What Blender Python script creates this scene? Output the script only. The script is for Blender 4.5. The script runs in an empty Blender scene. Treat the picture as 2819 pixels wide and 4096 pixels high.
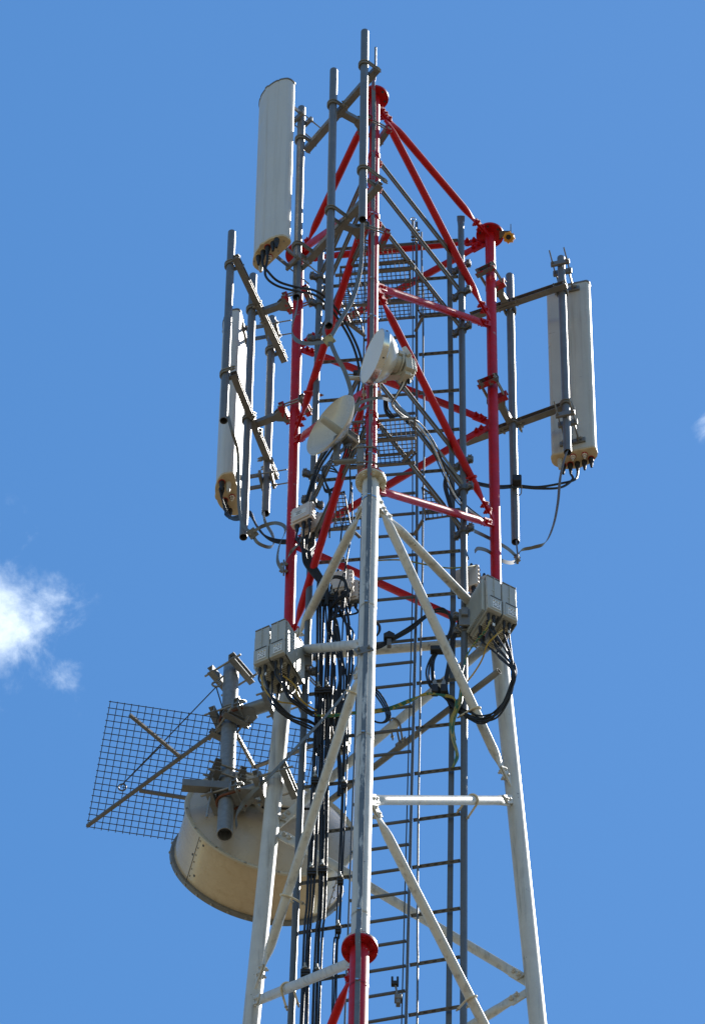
import bpy, math, random
from mathutils import Vector, Matrix
random.seed(7)
V = Vector
sc = bpy.context.scene
COL = sc.collection

# ------------------------------------------------------------------ camera
PW, PH = 2819.0, 4096.0            # photograph size, used as measuring units
FPX = 31287.87
PITCH, ROLL, YAW = 1.0460438501433065, 0.013770799219408292, -0.005373031882406577
CAMZ = 1.6
CAM = V((-0.08989, -28.61619, CAMZ))
FW = V((math.sin(YAW) * math.cos(PITCH), math.cos(YAW) * math.cos(PITCH), math.sin(PITCH)))
RT0 = V((math.cos(YAW), -math.sin(YAW), 0)); UP0 = RT0.cross(FW)
RT = math.cos(ROLL) * RT0 + math.sin(ROLL) * UP0
UP = -math.sin(ROLL) * RT0 + math.cos(ROLL) * UP0
cam_d = bpy.data.cameras.new('camera'); cam = bpy.data.objects.new('camera', cam_d); COL.objects.link(cam)
cam_d.sensor_fit = 'VERTICAL'; cam_d.sensor_height = 36.0; cam_d.sensor_width = 36.0
cam_d.lens = FPX / PH * 36.0
cam_d.clip_start = 0.5; cam_d.clip_end = 20000
cam.matrix_world = Matrix(((RT.x, UP.x, -FW.x, CAM.x), (RT.y, UP.y, -FW.y, CAM.y), (RT.z, UP.z, -FW.z, CAM.z), (0, 0, 0, 1)))
sc.camera = cam

# ------------------------------------------------------------------ sky, sun, exposure
SUN_AZ = math.radians(54)          # measured from +Y (away from camera) towards +X (right)
SUN_EL = math.radians(57)
world = bpy.data.worlds.new('World'); sc.world = world; world.use_nodes = True
wn = world.node_tree.nodes; wl = world.node_tree.links
for n in list(wn): wn.remove(n)
def wnode(t, **k):
    n = wn.new(t)
    for a, b in k.items(): setattr(n, a, b)
    return n
wout = wnode('ShaderNodeOutputWorld'); wbg = wnode('ShaderNodeBackground')
sky = wnode('ShaderNodeTexSky', sky_type='NISHITA', sun_disc=False, sun_elevation=SUN_EL, sun_rotation=SUN_AZ,
            altitude=300.0, air_density=1.35, dust_density=0.15, ozone_density=1.0)
whs = wnode('ShaderNodeHueSaturation'); whs.inputs['Saturation'].default_value = 1.33; whs.inputs['Value'].default_value = 1.03; whs.inputs['Hue'].default_value = 0.501
wl.new(sky.outputs[0], whs.inputs['Color'])
# thin torn clouds, a few across the whole sky
tc = wnode('ShaderNodeTexCoord')
def pix_dir(px, py):
    return (FW * FPX + RT * (px - PW / 2) + UP * (PH / 2 - py)).normalized()
def blob(px, py, r0, r1):
    d = pix_dir(px, py)
    sub = wnode('ShaderNodeVectorMath', operation='DISTANCE'); wl.new(tc.outputs['Generated'], sub.inputs[0]); sub.inputs[1].default_value = d
    mr = wnode('ShaderNodeMapRange'); mr.inputs[1].default_value = r0; mr.inputs[2].default_value = r1; mr.inputs[3].default_value = 1; mr.inputs[4].default_value = 0
    wl.new(sub.outputs['Value'], mr.inputs[0]); return mr.outputs[0]
def wmath(op, a, b):
    m = wnode('ShaderNodeMath', operation=op)
    for i, x in enumerate((a, b)):
        if isinstance(x, (int, float)): m.inputs[i].default_value = x
        else: wl.new(x, m.inputs[i])
    return m.outputs[0]
cn = wnode('ShaderNodeTexNoise'); cn.inputs['Scale'].default_value = 120; cn.inputs['Detail'].default_value = 10; cn.inputs['Roughness'].default_value = 0.64; cn.inputs['Distortion'].default_value = 0.3
wl.new(tc.outputs['Generated'], cn.inputs['Vector'])
big = wnode('ShaderNodeTexNoise'); big.inputs['Scale'].default_value = 5; big.inputs['Detail'].default_value = 3; wl.new(tc.outputs['Generated'], big.inputs['Vector'])
bigr = wnode('ShaderNodeMapRange'); bigr.inputs[1].default_value = 0.60; bigr.inputs[2].default_value = 0.8; wl.new(big.outputs[0], bigr.inputs[0])
mask = wmath('MAXIMUM', blob(-60, 2440, 0.0005, 0.0165), wmath('MAXIMUM', wmath('MULTIPLY', blob(2850, 1690, 0.0, 0.0042), 0.75), wmath('MULTIPLY', bigr.outputs[0], 0.75)))
mask = wmath('MAXIMUM', mask, wmath('MULTIPLY', blob(255, 2680, 0.0, 0.0085), 0.40))
cl = wmath('ADD', wmath('MULTIPLY', cn.outputs[0], 1.5), wmath('MULTIPLY', mask, 0.62))
clr = wnode('ShaderNodeMapRange', interpolation_type='SMOOTHSTEP'); clr.inputs[1].default_value = 0.93; clr.inputs[2].default_value = 1.66; clr.inputs[3].default_value = 0; clr.inputs[4].default_value = 0.80
wl.new(cl, clr.inputs[0])
clm = wmath('MULTIPLY', clr.outputs[0], wmath('MINIMUM', wmath('MULTIPLY', mask, 3.0), 1.0))
mixc = wnode('ShaderNodeMixRGB'); mixc.inputs['Color2'].default_value = (8.2, 9.2, 10.2, 1)
wl.new(clm, mixc.inputs['Fac']); wl.new(whs.outputs[0], mixc.inputs['Color1'])
wl.new(mixc.outputs[0], wbg.inputs['Color']); wbg.inputs['Strength'].default_value = 0.15
wl.new(wbg.outputs[0], wout.inputs['Surface'])
sun_d = bpy.data.lights.new('sun', 'SUN'); sun_d.energy = 5.0; sun_d.angle = math.radians(0.53); sun_d.color = (1.0, 0.95, 0.87)
sun = bpy.data.objects.new('sun', sun_d); COL.objects.link(sun)
SUN_DIR = V((math.sin(SUN_AZ) * math.cos(SUN_EL), math.cos(SUN_AZ) * math.cos(SUN_EL), math.sin(SUN_EL)))
sun.rotation_euler = SUN_DIR.to_track_quat('Z', 'Y').to_euler(); sun.location = (20, 20, 90)
vs = sc.view_settings; vs.view_transform = 'Standard'; vs.look = 'None'; vs.exposure = 0.0; vs.gamma = 1.0; vs.use_curve_mapping = False
sc.cycles.max_bounces = 6; sc.cycles.use_denoising = True

# ------------------------------------------------------------------ measuring helpers: photo direction + a known plane -> place in the world
def ray(px, py): return FW * FPX + RT * (px - PW / 2) + UP * (PH / 2 - py)
def atY(px, py, Y):
    d = ray(px, py); return CAM + d * ((Y - CAM.y) / d.y)
def atZ(px, py, Z):
    d = ray(px, py); return CAM + d * ((Z - CAM.z) / d.z)
def proj(p):
    q = V(p) - CAM; z = q.dot(FW); return (PW / 2 + FPX * q.dot(RT) / z, PH / 2 - FPX * q.dot(UP) / z)
def z_on(x, y, py):
    """height at which a plumb line through x,y passes picture row py"""
    k = (PH / 2 - py) / FPX; w = UP - FW * k
    b = V((x, y, 0)) - V((CAM.x, CAM.y, CAM.z)); return -(b.dot(w)) / w.z

# ------------------------------------------------------------------ materials
MAT = {}
def mat(name, color, rough=0.5, metal=0.0, var=0.15, scale=6.0, dirt=None, dirt_amt=0.0, dirt_scale=(8, 8, 1.2), chip=None, chip_amt=0.0,
        bump=0.0, bump_scale=60, spec=0.5, coat=0.0, trans=0.0):
    m = bpy.data.materials.new(name); m.use_nodes = True; nt = m.node_tree; N = nt.nodes; L = nt.links
    b = N['Principled BSDF']; b.inputs['Roughness'].default_value = rough; b.inputs['Metallic'].default_value = metal
    b.inputs['Specular IOR Level'].default_value = spec
    if coat: b.inputs['Coat Weight'].default_value = coat; b.inputs['Coat Roughness'].default_value = 0.12
    geo = N.new('ShaderNodeNewGeometry')
    def noise(sc_, det=4, ro=0.55, vec=None):
        n = N.new('ShaderNodeTexNoise'); n.inputs['Scale'].default_value = sc_; n.inputs['Detail'].default_value = det; n.inputs['Roughness'].default_value = ro
        L.new(vec or geo.outputs['Position'], n.inputs['Vector']); return n.outputs[0]
    def ramp(src, a, c, lo=0.0, hi=1.0):
        r = N.new('ShaderNodeMapRange'); r.inputs[1].default_value = a; r.inputs[2].default_value = c; r.inputs[3].default_value = lo; r.inputs[4].default_value = hi
        L.new(src, r.inputs[0]); return r.outputs[0]
    def mix(f, a, c, mode='MIX'):
        x = N.new('ShaderNodeMixRGB'); x.blend_type = mode
        if isinstance(f, float): x.inputs[0].default_value = f
        else: L.new(f, x.inputs[0])
        for s, q in ((x.inputs[1], a), (x.inputs[2], c)):
            if isinstance(q, tuple): s.default_value = (*q, 1)
            else: L.new(q, s)
        return x.outputs[0]
    lo = tuple(c * (1 - var) for c in color); hi = tuple(min(1, c * (1 + var)) for c in color)
    col = mix(ramp(noise(scale), 0.3, 0.7), lo, hi)
    col = mix(ramp(noise(scale * 9, 2), 0.35, 0.65, 0, 0.5), col, mix(0.5, lo, lo))
    if dirt:
        mp = N.new('ShaderNodeMapping'); mp.inputs['Scale'].default_value = dirt_scale; L.new(geo.outputs['Position'], mp.inputs['Vector'])
        col = mix(ramp(noise(2.2, 6, 0.65, mp.outputs[0]), 0.52, 0.75, 0, dirt_amt), col, dirt)
    if chip:
        col = mix(ramp(noise(11, 6, 0.7), 1.0 - chip_amt - 0.01, 1.0 - chip_amt + 0.01), col, chip)
    L.new(col, b.inputs['Base Color'])
    rr = ramp(noise(scale * 4, 3), 0.3, 0.7, max(0.05, rough - 0.08), min(1, rough + 0.1)); L.new(rr, b.inputs['Roughness'])
    if bump:
        bp = N.new('ShaderNodeBump'); bp.inputs['Strength'].default_value = bump; bp.inputs['Distance'].default_value = 0.004
        L.new(noise(bump_scale, 3), bp.inputs['Height']); L.new(bp.outputs[0], b.inputs['Normal'])
    MAT[name] = m; return m
mat('red', (0.50, 0.006, 0.008), 0.42, spec=0.25, var=0.16, scale=4, dirt=(0.20, 0.010, 0.012), dirt_amt=0.75, dirt_scale=(9, 9, 0.8), chip=(0.30, 0.31, 0.32), chip_amt=0.315, bump=0.12, bump_scale=50)
mat('white', (0.60, 0.585, 0.53), 0.44, var=0.08, scale=5, dirt=(0.26, 0.245, 0.21), dirt_amt=0.95, dirt_scale=(11, 11, 0.5), chip=(0.13, 0.12, 0.10), chip_amt=0.325, bump=0.25, bump_scale=35)
mat('cream', (0.68, 0.62, 0.47), 0.5, var=0.08, scale=5, dirt=(0.32, 0.25, 0.15), dirt_amt=0.75, chip=(0.15, 0.12, 0.09), chip_amt=0.28, bump=0.2, bump_scale=35)
mat('galv', (0.16, 0.165, 0.165), 0.42, 0.2, var=0.14, scale=9, dirt=(0.20, 0.20, 0.19), dirt_amt=0.5, bump=0.06, bump_scale=120)
mat('galv_dull', (0.20, 0.198, 0.185), 0.45, 0.2, var=0.18, scale=12, dirt=(0.15, 0.13, 0.10), dirt_amt=0.6, bump=0.08, bump_scale=120)
mat('galv_spangle', (0.25, 0.26, 0.26), 0.45, 0.3, var=0.22, scale=26, dirt=(0.21, 0.20, 0.18), dirt_amt=0.4, bump=0.05, bump_scale=90)
mat('ladder_steel', (0.115, 0.125, 0.13), 0.45, 0.15, var=0.12, scale=8, dirt=(0.12, 0.11, 0.09), dirt_amt=0.5, bump=0.06, bump_scale=90)
mat('wire', (0.065, 0.065, 0.062), 0.55, 0.3, var=0.2, scale=20)
mat('grate', (0.13, 0.13, 0.12), 0.55, 0.35, var=0.2, scale=20)
mat('bolt', (0.33, 0.32, 0.29), 0.45, 0.5, var=0.2, scale=40)
mat('rust', (0.17, 0.06, 0.03), 0.7, 0.1, var=0.3, scale=30)
mat('black', (0.024, 0.024, 0.024), 0.5, var=0.25, scale=12, spec=0.25)
mat('rubber', (0.016, 0.016, 0.017), 0.6, var=0.2, scale=20)
mat('panel', (0.60, 0.595, 0.555), 0.40, var=0.03, scale=2, dirt=(0.36, 0.35, 0.31), dirt_amt=0.55, dirt_scale=(9, 9, 0.22))
mat('panel_back', (0.56, 0.54, 0.46), 0.35, var=0.06, scale=3, dirt=(0.34, 0.29, 0.21), dirt_amt=0.65, dirt_scale=(9, 9, 0.25))
mat('endcap', (0.62, 0.50, 0.31), 0.5, var=0.07, scale=8, dirt=(0.36, 0.25, 0.13), dirt_amt=0.5)
mat('radio', (0.44, 0.45, 0.42), 0.45, var=0.04, scale=6, dirt=(0.30, 0.28, 0.24), dirt_amt=0.3)
mat('radio_fin', (0.52, 0.54, 0.50), 0.45, var=0.05, scale=6, dirt=(0.30, 0.29, 0.25), dirt_amt=0.3)
mat('box', (0.66, 0.59, 0.54), 0.5, var=0.05, scale=6, dirt=(0.42, 0.34, 0.27), dirt_amt=0.35)
mat('drum_back', (0.45, 0.40, 0.325), 0.30, var=0.05, scale=3, dirt=(0.34, 0.29, 0.21), dirt_amt=0.4, coat=0.2)
mat('dish', (0.58, 0.555, 0.49), 0.28, var=0.03, scale=3, dirt=(0.50, 0.46, 0.38), dirt_amt=0.35, coat=0.3)
mat('shroud', (0.60, 0.49, 0.33), 0.26, var=0.06, scale=3, dirt=(0.43, 0.31, 0.16), dirt_amt=0.55, coat=0.3)
mat('radome', (0.78, 0.78, 0.77), 0.4, var=0.02, scale=4)
mat('cast', (0.52, 0.49, 0.40), 0.45, var=0.05, scale=10, dirt=(0.45, 0.42, 0.33), dirt_amt=0.4)
mat('alu', (0.72, 0.71, 0.68), 0.22, 0.9, var=0.06, scale=8)
mat('brass', (0.55, 0.47, 0.30), 0.35, 0.7, var=0.1, scale=20)
mat('sticker', (0.75, 0.75, 0.73), 0.45, var=0.03)
mat('ink', (0.05, 0.05, 0.05), 0.6, var=0.1)
mat('yellow', (0.45, 0.28, 0.02), 0.4, var=0.1)
mat('orange', (0.78, 0.36, 0.02), 0.3, var=0.1)
mat('green', (0.03, 0.23, 0.10), 0.4, var=0.1)
mat('redplastic', (0.45, 0.02, 0.02), 0.4, var=0.1)
mat('olive', (0.42, 0.42, 0.27), 0.45, 0.3, var=0.1, scale=20)
mat('concrete', (0.34, 0.33, 0.30), 0.85, var=0.15, scale=3, bump=0.3)
def striped(name, a, b_, scale):
    m = bpy.data.materials.new(name); m.use_nodes = True; N = m.node_tree.nodes; L = m.node_tree.links
    b = N['Principled BSDF']; b.inputs['Roughness'].default_value = 0.38
    n = N.new('ShaderNodeTexNoise'); n.inputs['Scale'].default_value = scale; n.inputs['Detail'].default_value = 1
    g = N.new('ShaderNodeNewGeometry'); mp = N.new('ShaderNodeMapping'); mp.inputs['Scale'].default_value = (1, 3, 0.25)
    L.new(g.outputs['Position'], mp.inputs[0]); L.new(mp.outputs[0], n.inputs['Vector'])
    r = N.new('ShaderNodeMapRange'); r.inputs[1].default_value = 0.49; r.inputs[2].default_value = 0.51; L.new(n.outputs[0], r.inputs[0])
    x = N.new('ShaderNodeMixRGB'); x.inputs[1].default_value = (*a, 1); x.inputs[2].default_value = (*b_, 1); L.new(r.outputs[0], x.inputs[0]); L.new(x.outputs[0], b.inputs['Base Color'])
    MAT[name] = m
striped('earth_wire', (0.015, 0.13, 0.06), (0.36, 0.27, 0.03), 26)
striped('earth_yellow', (0.34, 0.28, 0.09), (0.12, 0.18, 0.05), 20)
def tape_mat(name, paint, amount):
    m = mat(name, (0.165, 0.18, 0.185), 0.48, 0.2, var=0.14, scale=14, dirt=(0.11, 0.11, 0.10), dirt_amt=0.4)
    N = m.node_tree.nodes; L = m.node_tree.links; b = N['Principled BSDF']; src = b.inputs['Base Color'].links[0].from_socket
    g = N.new('ShaderNodeNewGeometry'); mp = N.new('ShaderNodeMapping'); mp.inputs['Scale'].default_value = (9, 9, 0.9); L.new(g.outputs['Position'], mp.inputs[0])
    n = N.new('ShaderNodeTexNoise'); n.inputs['Scale'].default_value = 1.4; n.inputs['Detail'].default_value = 6; n.inputs['Roughness'].default_value = 0.7; L.new(mp.outputs[0], n.inputs['Vector'])
    r = N.new('ShaderNodeMapRange'); r.inputs[1].default_value = amount - 0.02; r.inputs[2].default_value = amount + 0.02; L.new(n.outputs[0], r.inputs[0])
    x = N.new('ShaderNodeMixRGB'); x.inputs[2].default_value = (*paint, 1); L.new(src, x.inputs[1]); L.new(r.outputs[0], x.inputs[0]); L.new(x.outputs[0], b.inputs['Base Color'])
tape_mat('tape', (0.3, 0.3, 0.3), 0.75)
tape_mat('tape_red', (0.40, 0.010, 0.020), 0.59)
tape_mat('tape_white', (0.58, 0.565, 0.51), 0.565)
def clamp_mat():
    tape_mat('clamp_red', (0.42, 0.010, 0.018), 0.50)
clamp_mat()
# dry grass ground
def ground_mat():
    m = mat('ground', (0.17, 0.135, 0.08), 0.95, var=0.3, scale=0.15, dirt=(0.24, 0.19, 0.13), dirt_amt=0.8, dirt_scale=(0.05, 0.05, 0.05), bump=0.6, bump_scale=14)
ground_mat()

# ------------------------------------------------------------------ mesh building
class MB:
    def __init__(s): s.v = []; s.f = []
    def ring(s, c, a, b, n, ra, rb=None, ph=0.0):
        rb = ra if rb is None else rb; i0 = len(s.v)
        for k in range(n):
            t = 2 * math.pi * k / n + ph; s.v.append(c + a * (ra * math.cos(t)) + b * (rb * math.sin(t)))
        return i0
    def join(s, i, j, n):
        for k in range(n):
            k2 = (k + 1) % n; s.f.append((i + k, i + k2, j + k2, j + k))
    def cap(s, i, n, rev=False):
        t = list(range(i, i + n)); s.f.append(tuple(reversed(t)) if rev else tuple(t))
    def tube(s, pts, r, n=10, caps=True, hollow=0.0, up=None):
        """tube along points; r number or list; hollow = wall thickness shown at both ends"""
        pts = [V(p) for p in pts]; m = len(pts); rs = r if isinstance(r, (list, tuple)) else [r] * m
        tan = []
        for i in range(m):
            d = pts[min(i + 1, m - 1)] - pts[max(i - 1, 0)]; tan.append(d.normalized() if d.length > 1e-9 else V((0, 0, 1)))
        a = up or (V((0, 0, 1)) if abs(tan[0].z) < 0.9 else V((0, -1, 0)))
        rings = []
        for i in range(m):
            a = (a - tan[i] * a.dot(tan[i])); a = a.normalized() if a.length > 1e-6 else tan[i].orthogonal().normalized()
            b = tan[i].cross(a); rings.append(s.ring(pts[i], a, b, n, rs[i]))
            if i: s.join(rings[i - 1], rings[i], n)
            if hollow and i in (0, m - 1):
                j = s.ring(pts[i], a, b, n, rs[i] - hollow); k = s.ring(pts[i] + tan[i] * (0.12 if i == 0 else -0.12), a, b, n, rs[i] - hollow)
                if i == 0: s.join(j, rings[i], n); s.join(k, j, n); s.cap(k, n, True)
                else: s.join(rings[i], j, n); s.join(j, k, n); s.cap(k, n)
        if caps and not hollow: s.cap(rings[0], n, True); s.cap(rings[-1], n)
        return s
    def strip(s, pts, w, t, wdir):
        """flat band along points; wdir = vector or list of width directions"""
        pts = [V(p) for p in pts]; m = len(pts); prev = None
        for i in range(m):
            d = (pts[min(i + 1, m - 1)] - pts[max(i - 1, 0)]).normalized(); wd = wdir[i] if isinstance(wdir, list) else wdir
            wd = (wd - d * wd.dot(d)).normalized(); nn = d.cross(wd); i0 = len(s.v)
            for a, b in ((-1, -1), (1, -1), (1, 1), (-1, 1)): s.v.append(pts[i] + wd * (a * w / 2) + nn * (b * t / 2))
            if prev is None: s.cap(i0, 4, True)
            else: s.join(prev, i0, 4)
            prev = i0
        s.cap(prev, 4); return s
    def box(s, c, x, y, z, dx, dy, dz):
        c = V(c); i = len(s.v)
        for a in (-.5, .5):
            for b in (-.5, .5):
                for e in (-.5, .5): s.v.append(c + x * (a * dx) + y * (b * dy) + z * (e * dz))
        for q in ((0, 1, 3, 2), (4, 6, 7, 5), (0, 4, 5, 1), (2, 3, 7, 6), (0, 2, 6, 4), (1, 5, 7, 3)): s.f.append(tuple(i + k for k in q))
        return s
    def bar(s, p, q, w, h, up=V((0, 0, 1))):
        p = V(p); q = V(q); d = (q - p).normalized(); a = d.cross(up).normalized(); b = a.cross(d)
        return s.box((p + q) / 2, d, a, b, (q - p).length, w, h)
    def angle(s, p, q, w, h, t, up=V((0, 0, 1)), side=1):
        """L section: a flat leg and an upright leg"""
        p = V(p); q = V(q); d = (q - p).normalized(); a = d.cross(up).normalized() * side; b = up
        s.box((p + q) / 2 + a * (t / 2), d, a, b, (q - p).length, t, h)
        s.box((p + q) / 2 + a * (t + w / 2) + b * (h / 2 - t / 2), d, a, b, (q - p).length, w, t)
        return s
    def channel(s, p, q, w, h, t, up=V((0, 0, 1)), open_dir=1):
        """U section, web upright, flanges to the side"""
        p = V(p); q = V(q); d = (q - p).normalized(); a = d.cross(up).normalized() * open_dir; L = (q - p).length; c = (p + q) / 2
        s.box(c, d, a, up, L, t, h)
        for e in (-1, 1): s.box(c + a * (t / 2 + w / 2) + up * (e * (h / 2 - t / 2)), d, a, up, L, w, t)
        return s
    def disc(s, c, ax, r, th, n=28, hole=0):
        c = V(c); ax = ax.normalized(); return s.tube([c - ax * th / 2, c + ax * th / 2], r, n)
    def lathe(s, c, ax, prof, n=48, a0=None):
        """prof: list of (distance along axis, radius)"""
        ax = ax.normalized(); a = a0 or ax.orthogonal().normalized(); b = ax.cross(a); prev = None
        for h, r in prof:
            i = s.ring(V(c) + ax * h, a, b, n, max(r, 1e-4))
            if prev is not None: s.join(prev, i, n)
            prev = i
        return s
    def prism(s, poly, base, x, y, z, h):
        n = len(poly); i = len(s.v)
        for p in poly: s.v.append(V(base) + x * p[0] + y * p[1])
        for p in poly: s.v.append(V(base) + x * p[0] + y * p[1] + z * h)
        s.cap(i, n, True); s.cap(i + n, n); s.join(i, i + n, n); return s
    def build(s, name, m, parent=None, loc=None, smooth=35, bevel=0.0):
        base = parent_loc(parent) if parent else (V(loc) if loc else V((0, 0, 0)))
        me = bpy.data.meshes.new(name); me.from_pydata([tuple(p - base) for p in s.v], [], s.f); me.validate(); me.update()
        me.materials.append(MAT[m] if isinstance(m, str) else m)
        if smooth:
            me.polygons.foreach_set('use_smooth', [True] * len(me.polygons)); me.set_sharp_from_angle(angle=math.radians(smooth))
        o = bpy.data.objects.new(name, me); COL.objects.link(o)
        if parent: o.parent = parent
        else: o.location = base
        if bevel:
            bv = o.modifiers.new('bevel', 'BEVEL'); bv.width = bevel; bv.segments = 2; bv.limit_method = 'ANGLE'; bv.angle_limit = math.radians(40)
        return o
def parent_loc(o):
    p = V((0, 0, 0))
    while o: p = p + o.location; o = o.parent
    return p
def tag(o, label, cat=None, group=None, kind=None):
    if label: o['label'] = label
    if cat: o['category'] = cat
    if group: o['group'] = group
    if kind: o['kind'] = kind
    return o
def thing(name, label, cat, loc, group=None):
    o = bpy.data.objects.new(name, None); COL.objects.link(o); o.location = loc; o.empty_display_size = 0.1
    return tag(o, label, cat, group)
def frame_mat(p, z, x=None):
    z = z.normalized(); x = (x - z * x.dot(z)).normalized() if x else z.orthogonal().normalized(); y = z.cross(x)
    return Matrix(((x.x, y.x, z.x, p.x), (x.y, y.y, z.y, p.y), (x.z, y.z, z.z, p.z), (0, 0, 0, 1)))
def shared(name, mb, m):
    me = bpy.data.meshes.new(name); me.from_pydata([tuple(p) for p in mb.v], [], mb.f); me.update(); me.materials.append(MAT[m])
    me.polygons.foreach_set('use_smooth', [True] * len(me.polygons)); me.set_sharp_from_angle(angle=math.radians(35)); return me
def inst(name, me, p, z, parent, x=None, scale=1.0):
    o = bpy.data.objects.new(name, me); COL.objects.link(o); o.parent = parent
    M = frame_mat(V(p) - parent_loc(parent), V(z), x); o.matrix_local = M @ Matrix.Scale(scale, 4); return o
X, Y, Z = V((1, 0, 0)), V((0, 1, 0)), V((0, 0, 1))
def bolt_mb():
    m = MB(); m.tube([V((0, 0, -0.034)), V((0, 0, 0.030))], 0.0075, 8)
    m.tube([V((0, 0, 0.008)), V((0, 0, 0.022))], 0.0155, 6); m.tube([V((0, 0, -0.022)), V((0, 0, -0.008))], 0.0155, 6); return m
def nut_mb():
    m = MB(); m.tube([V((0, 0, -0.004)), V((0, 0, 0.034))], 0.006, 8); m.tube([V((0, 0, 0.0)), V((0, 0, 0.011))], 0.0125, 6); return m
BOLT = {k: shared('bolt_' + k, bolt_mb(), k) for k in ('red', 'white', 'cream', 'bolt')}
NUT = {k: shared('nut_' + k, nut_mb(), k) for k in ('red', 'bolt')}
def spline(pts, sub=8):
    """Catmull-Rom through points"""
    pts = [V(p) for p in pts]; P = [pts[0] * 2 - pts[1]] + pts + [pts[-1] * 2 - pts[-2]]; out = []
    for i in range(1, len(P) - 2):
        a, b, c, d = P[i - 1], P[i], P[i + 1], P[i + 2]
        for k in range(sub):
            t = k / sub; out.append(0.5 * ((2 * b) + (c - a) * t + (2 * a - 5 * b + 4 * c - d) * t * t + (3 * b - a - 3 * c + d) * t ** 3))
    out.append(pts[-1]); return out
def px3(pts): return [atY(a, b, c) for a, b, c in pts]
def ubolt(name, c, t, r, depth, parent, wire=0.009, m='galv_dull', ax=Z, nuts=True):
    """U shaped clamp round a pipe at c (pipe axis ax), legs pointing along t"""
    t = (t - ax * t.dot(ax)).normalized(); s_ = ax.cross(t); R = r + wire
    p = [c + s_ * R + t * depth, c + s_ * R + t * (depth * .4)]
    for k in range(9):
        a = math.pi * k / 8; p.append(c + s_ * (R * math.cos(a)) - t * (R * math.sin(a)))
    p += [c - s_ * R + t * (depth * .4), c - s_ * R + t * depth]
    o = MB().tube(p, wire, 8).build(name, m, parent)
    if nuts:
        for e in (-1, 1): inst('nut', NUT['bolt'], c + s_ * (e * R) + t * (depth - 0.022), t, o)
    return o

# ------------------------------------------------------------------ ground
g = MB()
NG = 24
for i in range(NG + 1):
    for j in range(NG + 1):
        fx = (i / NG * 2 - 1); fy = (j / NG * 2 - 1); x = 4000 * fx * abs(fx); y = 4000 * fy * abs(fy); d = math.hypot(x, y)
        g.v.append(V((x, y, -0.02 + (0 if d < 60 else min(6, (d - 60) * .01) * math.sin(x * .003 + 1) * math.sin(y * .0041)))))
for i in range(NG):
    for j in range(NG): g.f.append((i * (NG + 1) + j, (i + 1) * (NG + 1) + j, (i + 1) * (NG + 1) + j + 1, i * (NG + 1) + j + 1))
tag(g.build('ground', 'ground'), 'dry grassy ground below the tower', kind='structure')

# ------------------------------------------------------------------ tower
ZT = 54.37432847 + CAMZ; S1, ROT, S2, H1, H2 = 1.51083904, -0.12766057, 2.07824967, 6.0, 6.55838
Z4 = ZT - H1; Z7 = Z4 - H2
LEGA = [ROT + math.radians(a) for a in (-90, 30, 150)]
def legrad(z): return S1 / math.sqrt(3) if z >= Z4 else (S1 + (S2 - S1) * (Z4 - z) / H2) / math.sqrt(3)
def legp(i, z): r = legrad(z); return V((r * math.cos(LEGA[i]), r * math.sin(LEGA[i]), z))
def onleg(i, py):
    lo, hi = 5.0, ZT + 2
    for _ in range(50):
        m = (lo + hi) / 2
        if proj(legp(i, m))[1] > py: lo = m
        else: hi = m
    return legp(i, (lo + hi) / 2)
F, R, L = 0, 1, 2
RED_R, WHT_R = 0.0395, 0.0595
tower = thing('lattice_tower', 'tall red and white three legged tubular lattice mast carrying all the antennas', 'tower', V((0, 0, 0)))
zs = [ZT, Z4, Z7, 36.0, 28.5, 20.0, 10.5, 0.35]
rad = [RED_R, WHT_R, 0.062, 0.07, 0.08, 0.09, 0.1]
cols = ['red', 'white', 'red', 'white', 'red', 'white', 'red']
def leg_off(i, z, r):   # legs of different girth keep the same centre line
    return legp(i, z)
leg_parts = {}
for i in range(3):
    for k in range(7):
        a, b = legp(i, zs[k]), legp(i, zs[k + 1]); r = rad[k]; c = cols[k]; n = 40 if k < 3 else 16
        leg = MB().tube([b, (a * .33 + b * .67), (a * .67 + b * .33), a], r, n).build('leg', c, tower)
        leg_parts[(i, k)] = leg
        ax = (a - b).normalized()
        # lower flange belongs to this section, its mate to the next
        fr = {0: 0.109, 1: 0.116}.get(k, 0.14)
        if k == 0:
            top = MB().disc(a + Z * 0.011, Z, 0.109, 0.022, 36).build('flange', 'red', leg)
            for q in range(6):
                t = q * math.pi / 3 + .3
                MB().disc(a + V((0.085 * math.cos(t), 0.085 * math.sin(t), -0.001)), Z, 0.0095, 0.004, 10).build('bolt_hole', 'ink', leg)
        if k < 6:
            c1 = 'red' if k == 0 else c
            MB().disc(b + ax * 0.0125, ax, fr, 0.017, 36).build('flange', c1, leg)
            c2 = 'cream' if k == 0 else cols[k + 1]
            MB().disc(b - ax * 0.0095, ax, fr + .002, 0.019, 36).build('flange', c2, leg)
            x0 = ax.orthogonal().normalized(); y0 = ax.cross(x0)
            if k < 2:
                for q in range(8):
                    t = q * math.pi / 4 + 0.2
                    inst('bolt', BOLT[c2], b + (x0 * math.cos(t) + y0 * math.sin(t)) * (fr * 0.80) - ax * 0.0, ax, leg, scale=1.45)
    MB().box(legp(i, 0.15) + Z * .0, X, Y, Z, 0.7, 0.7, 0.42).build('footing', 'concrete', tower, bevel=0.02)

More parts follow.
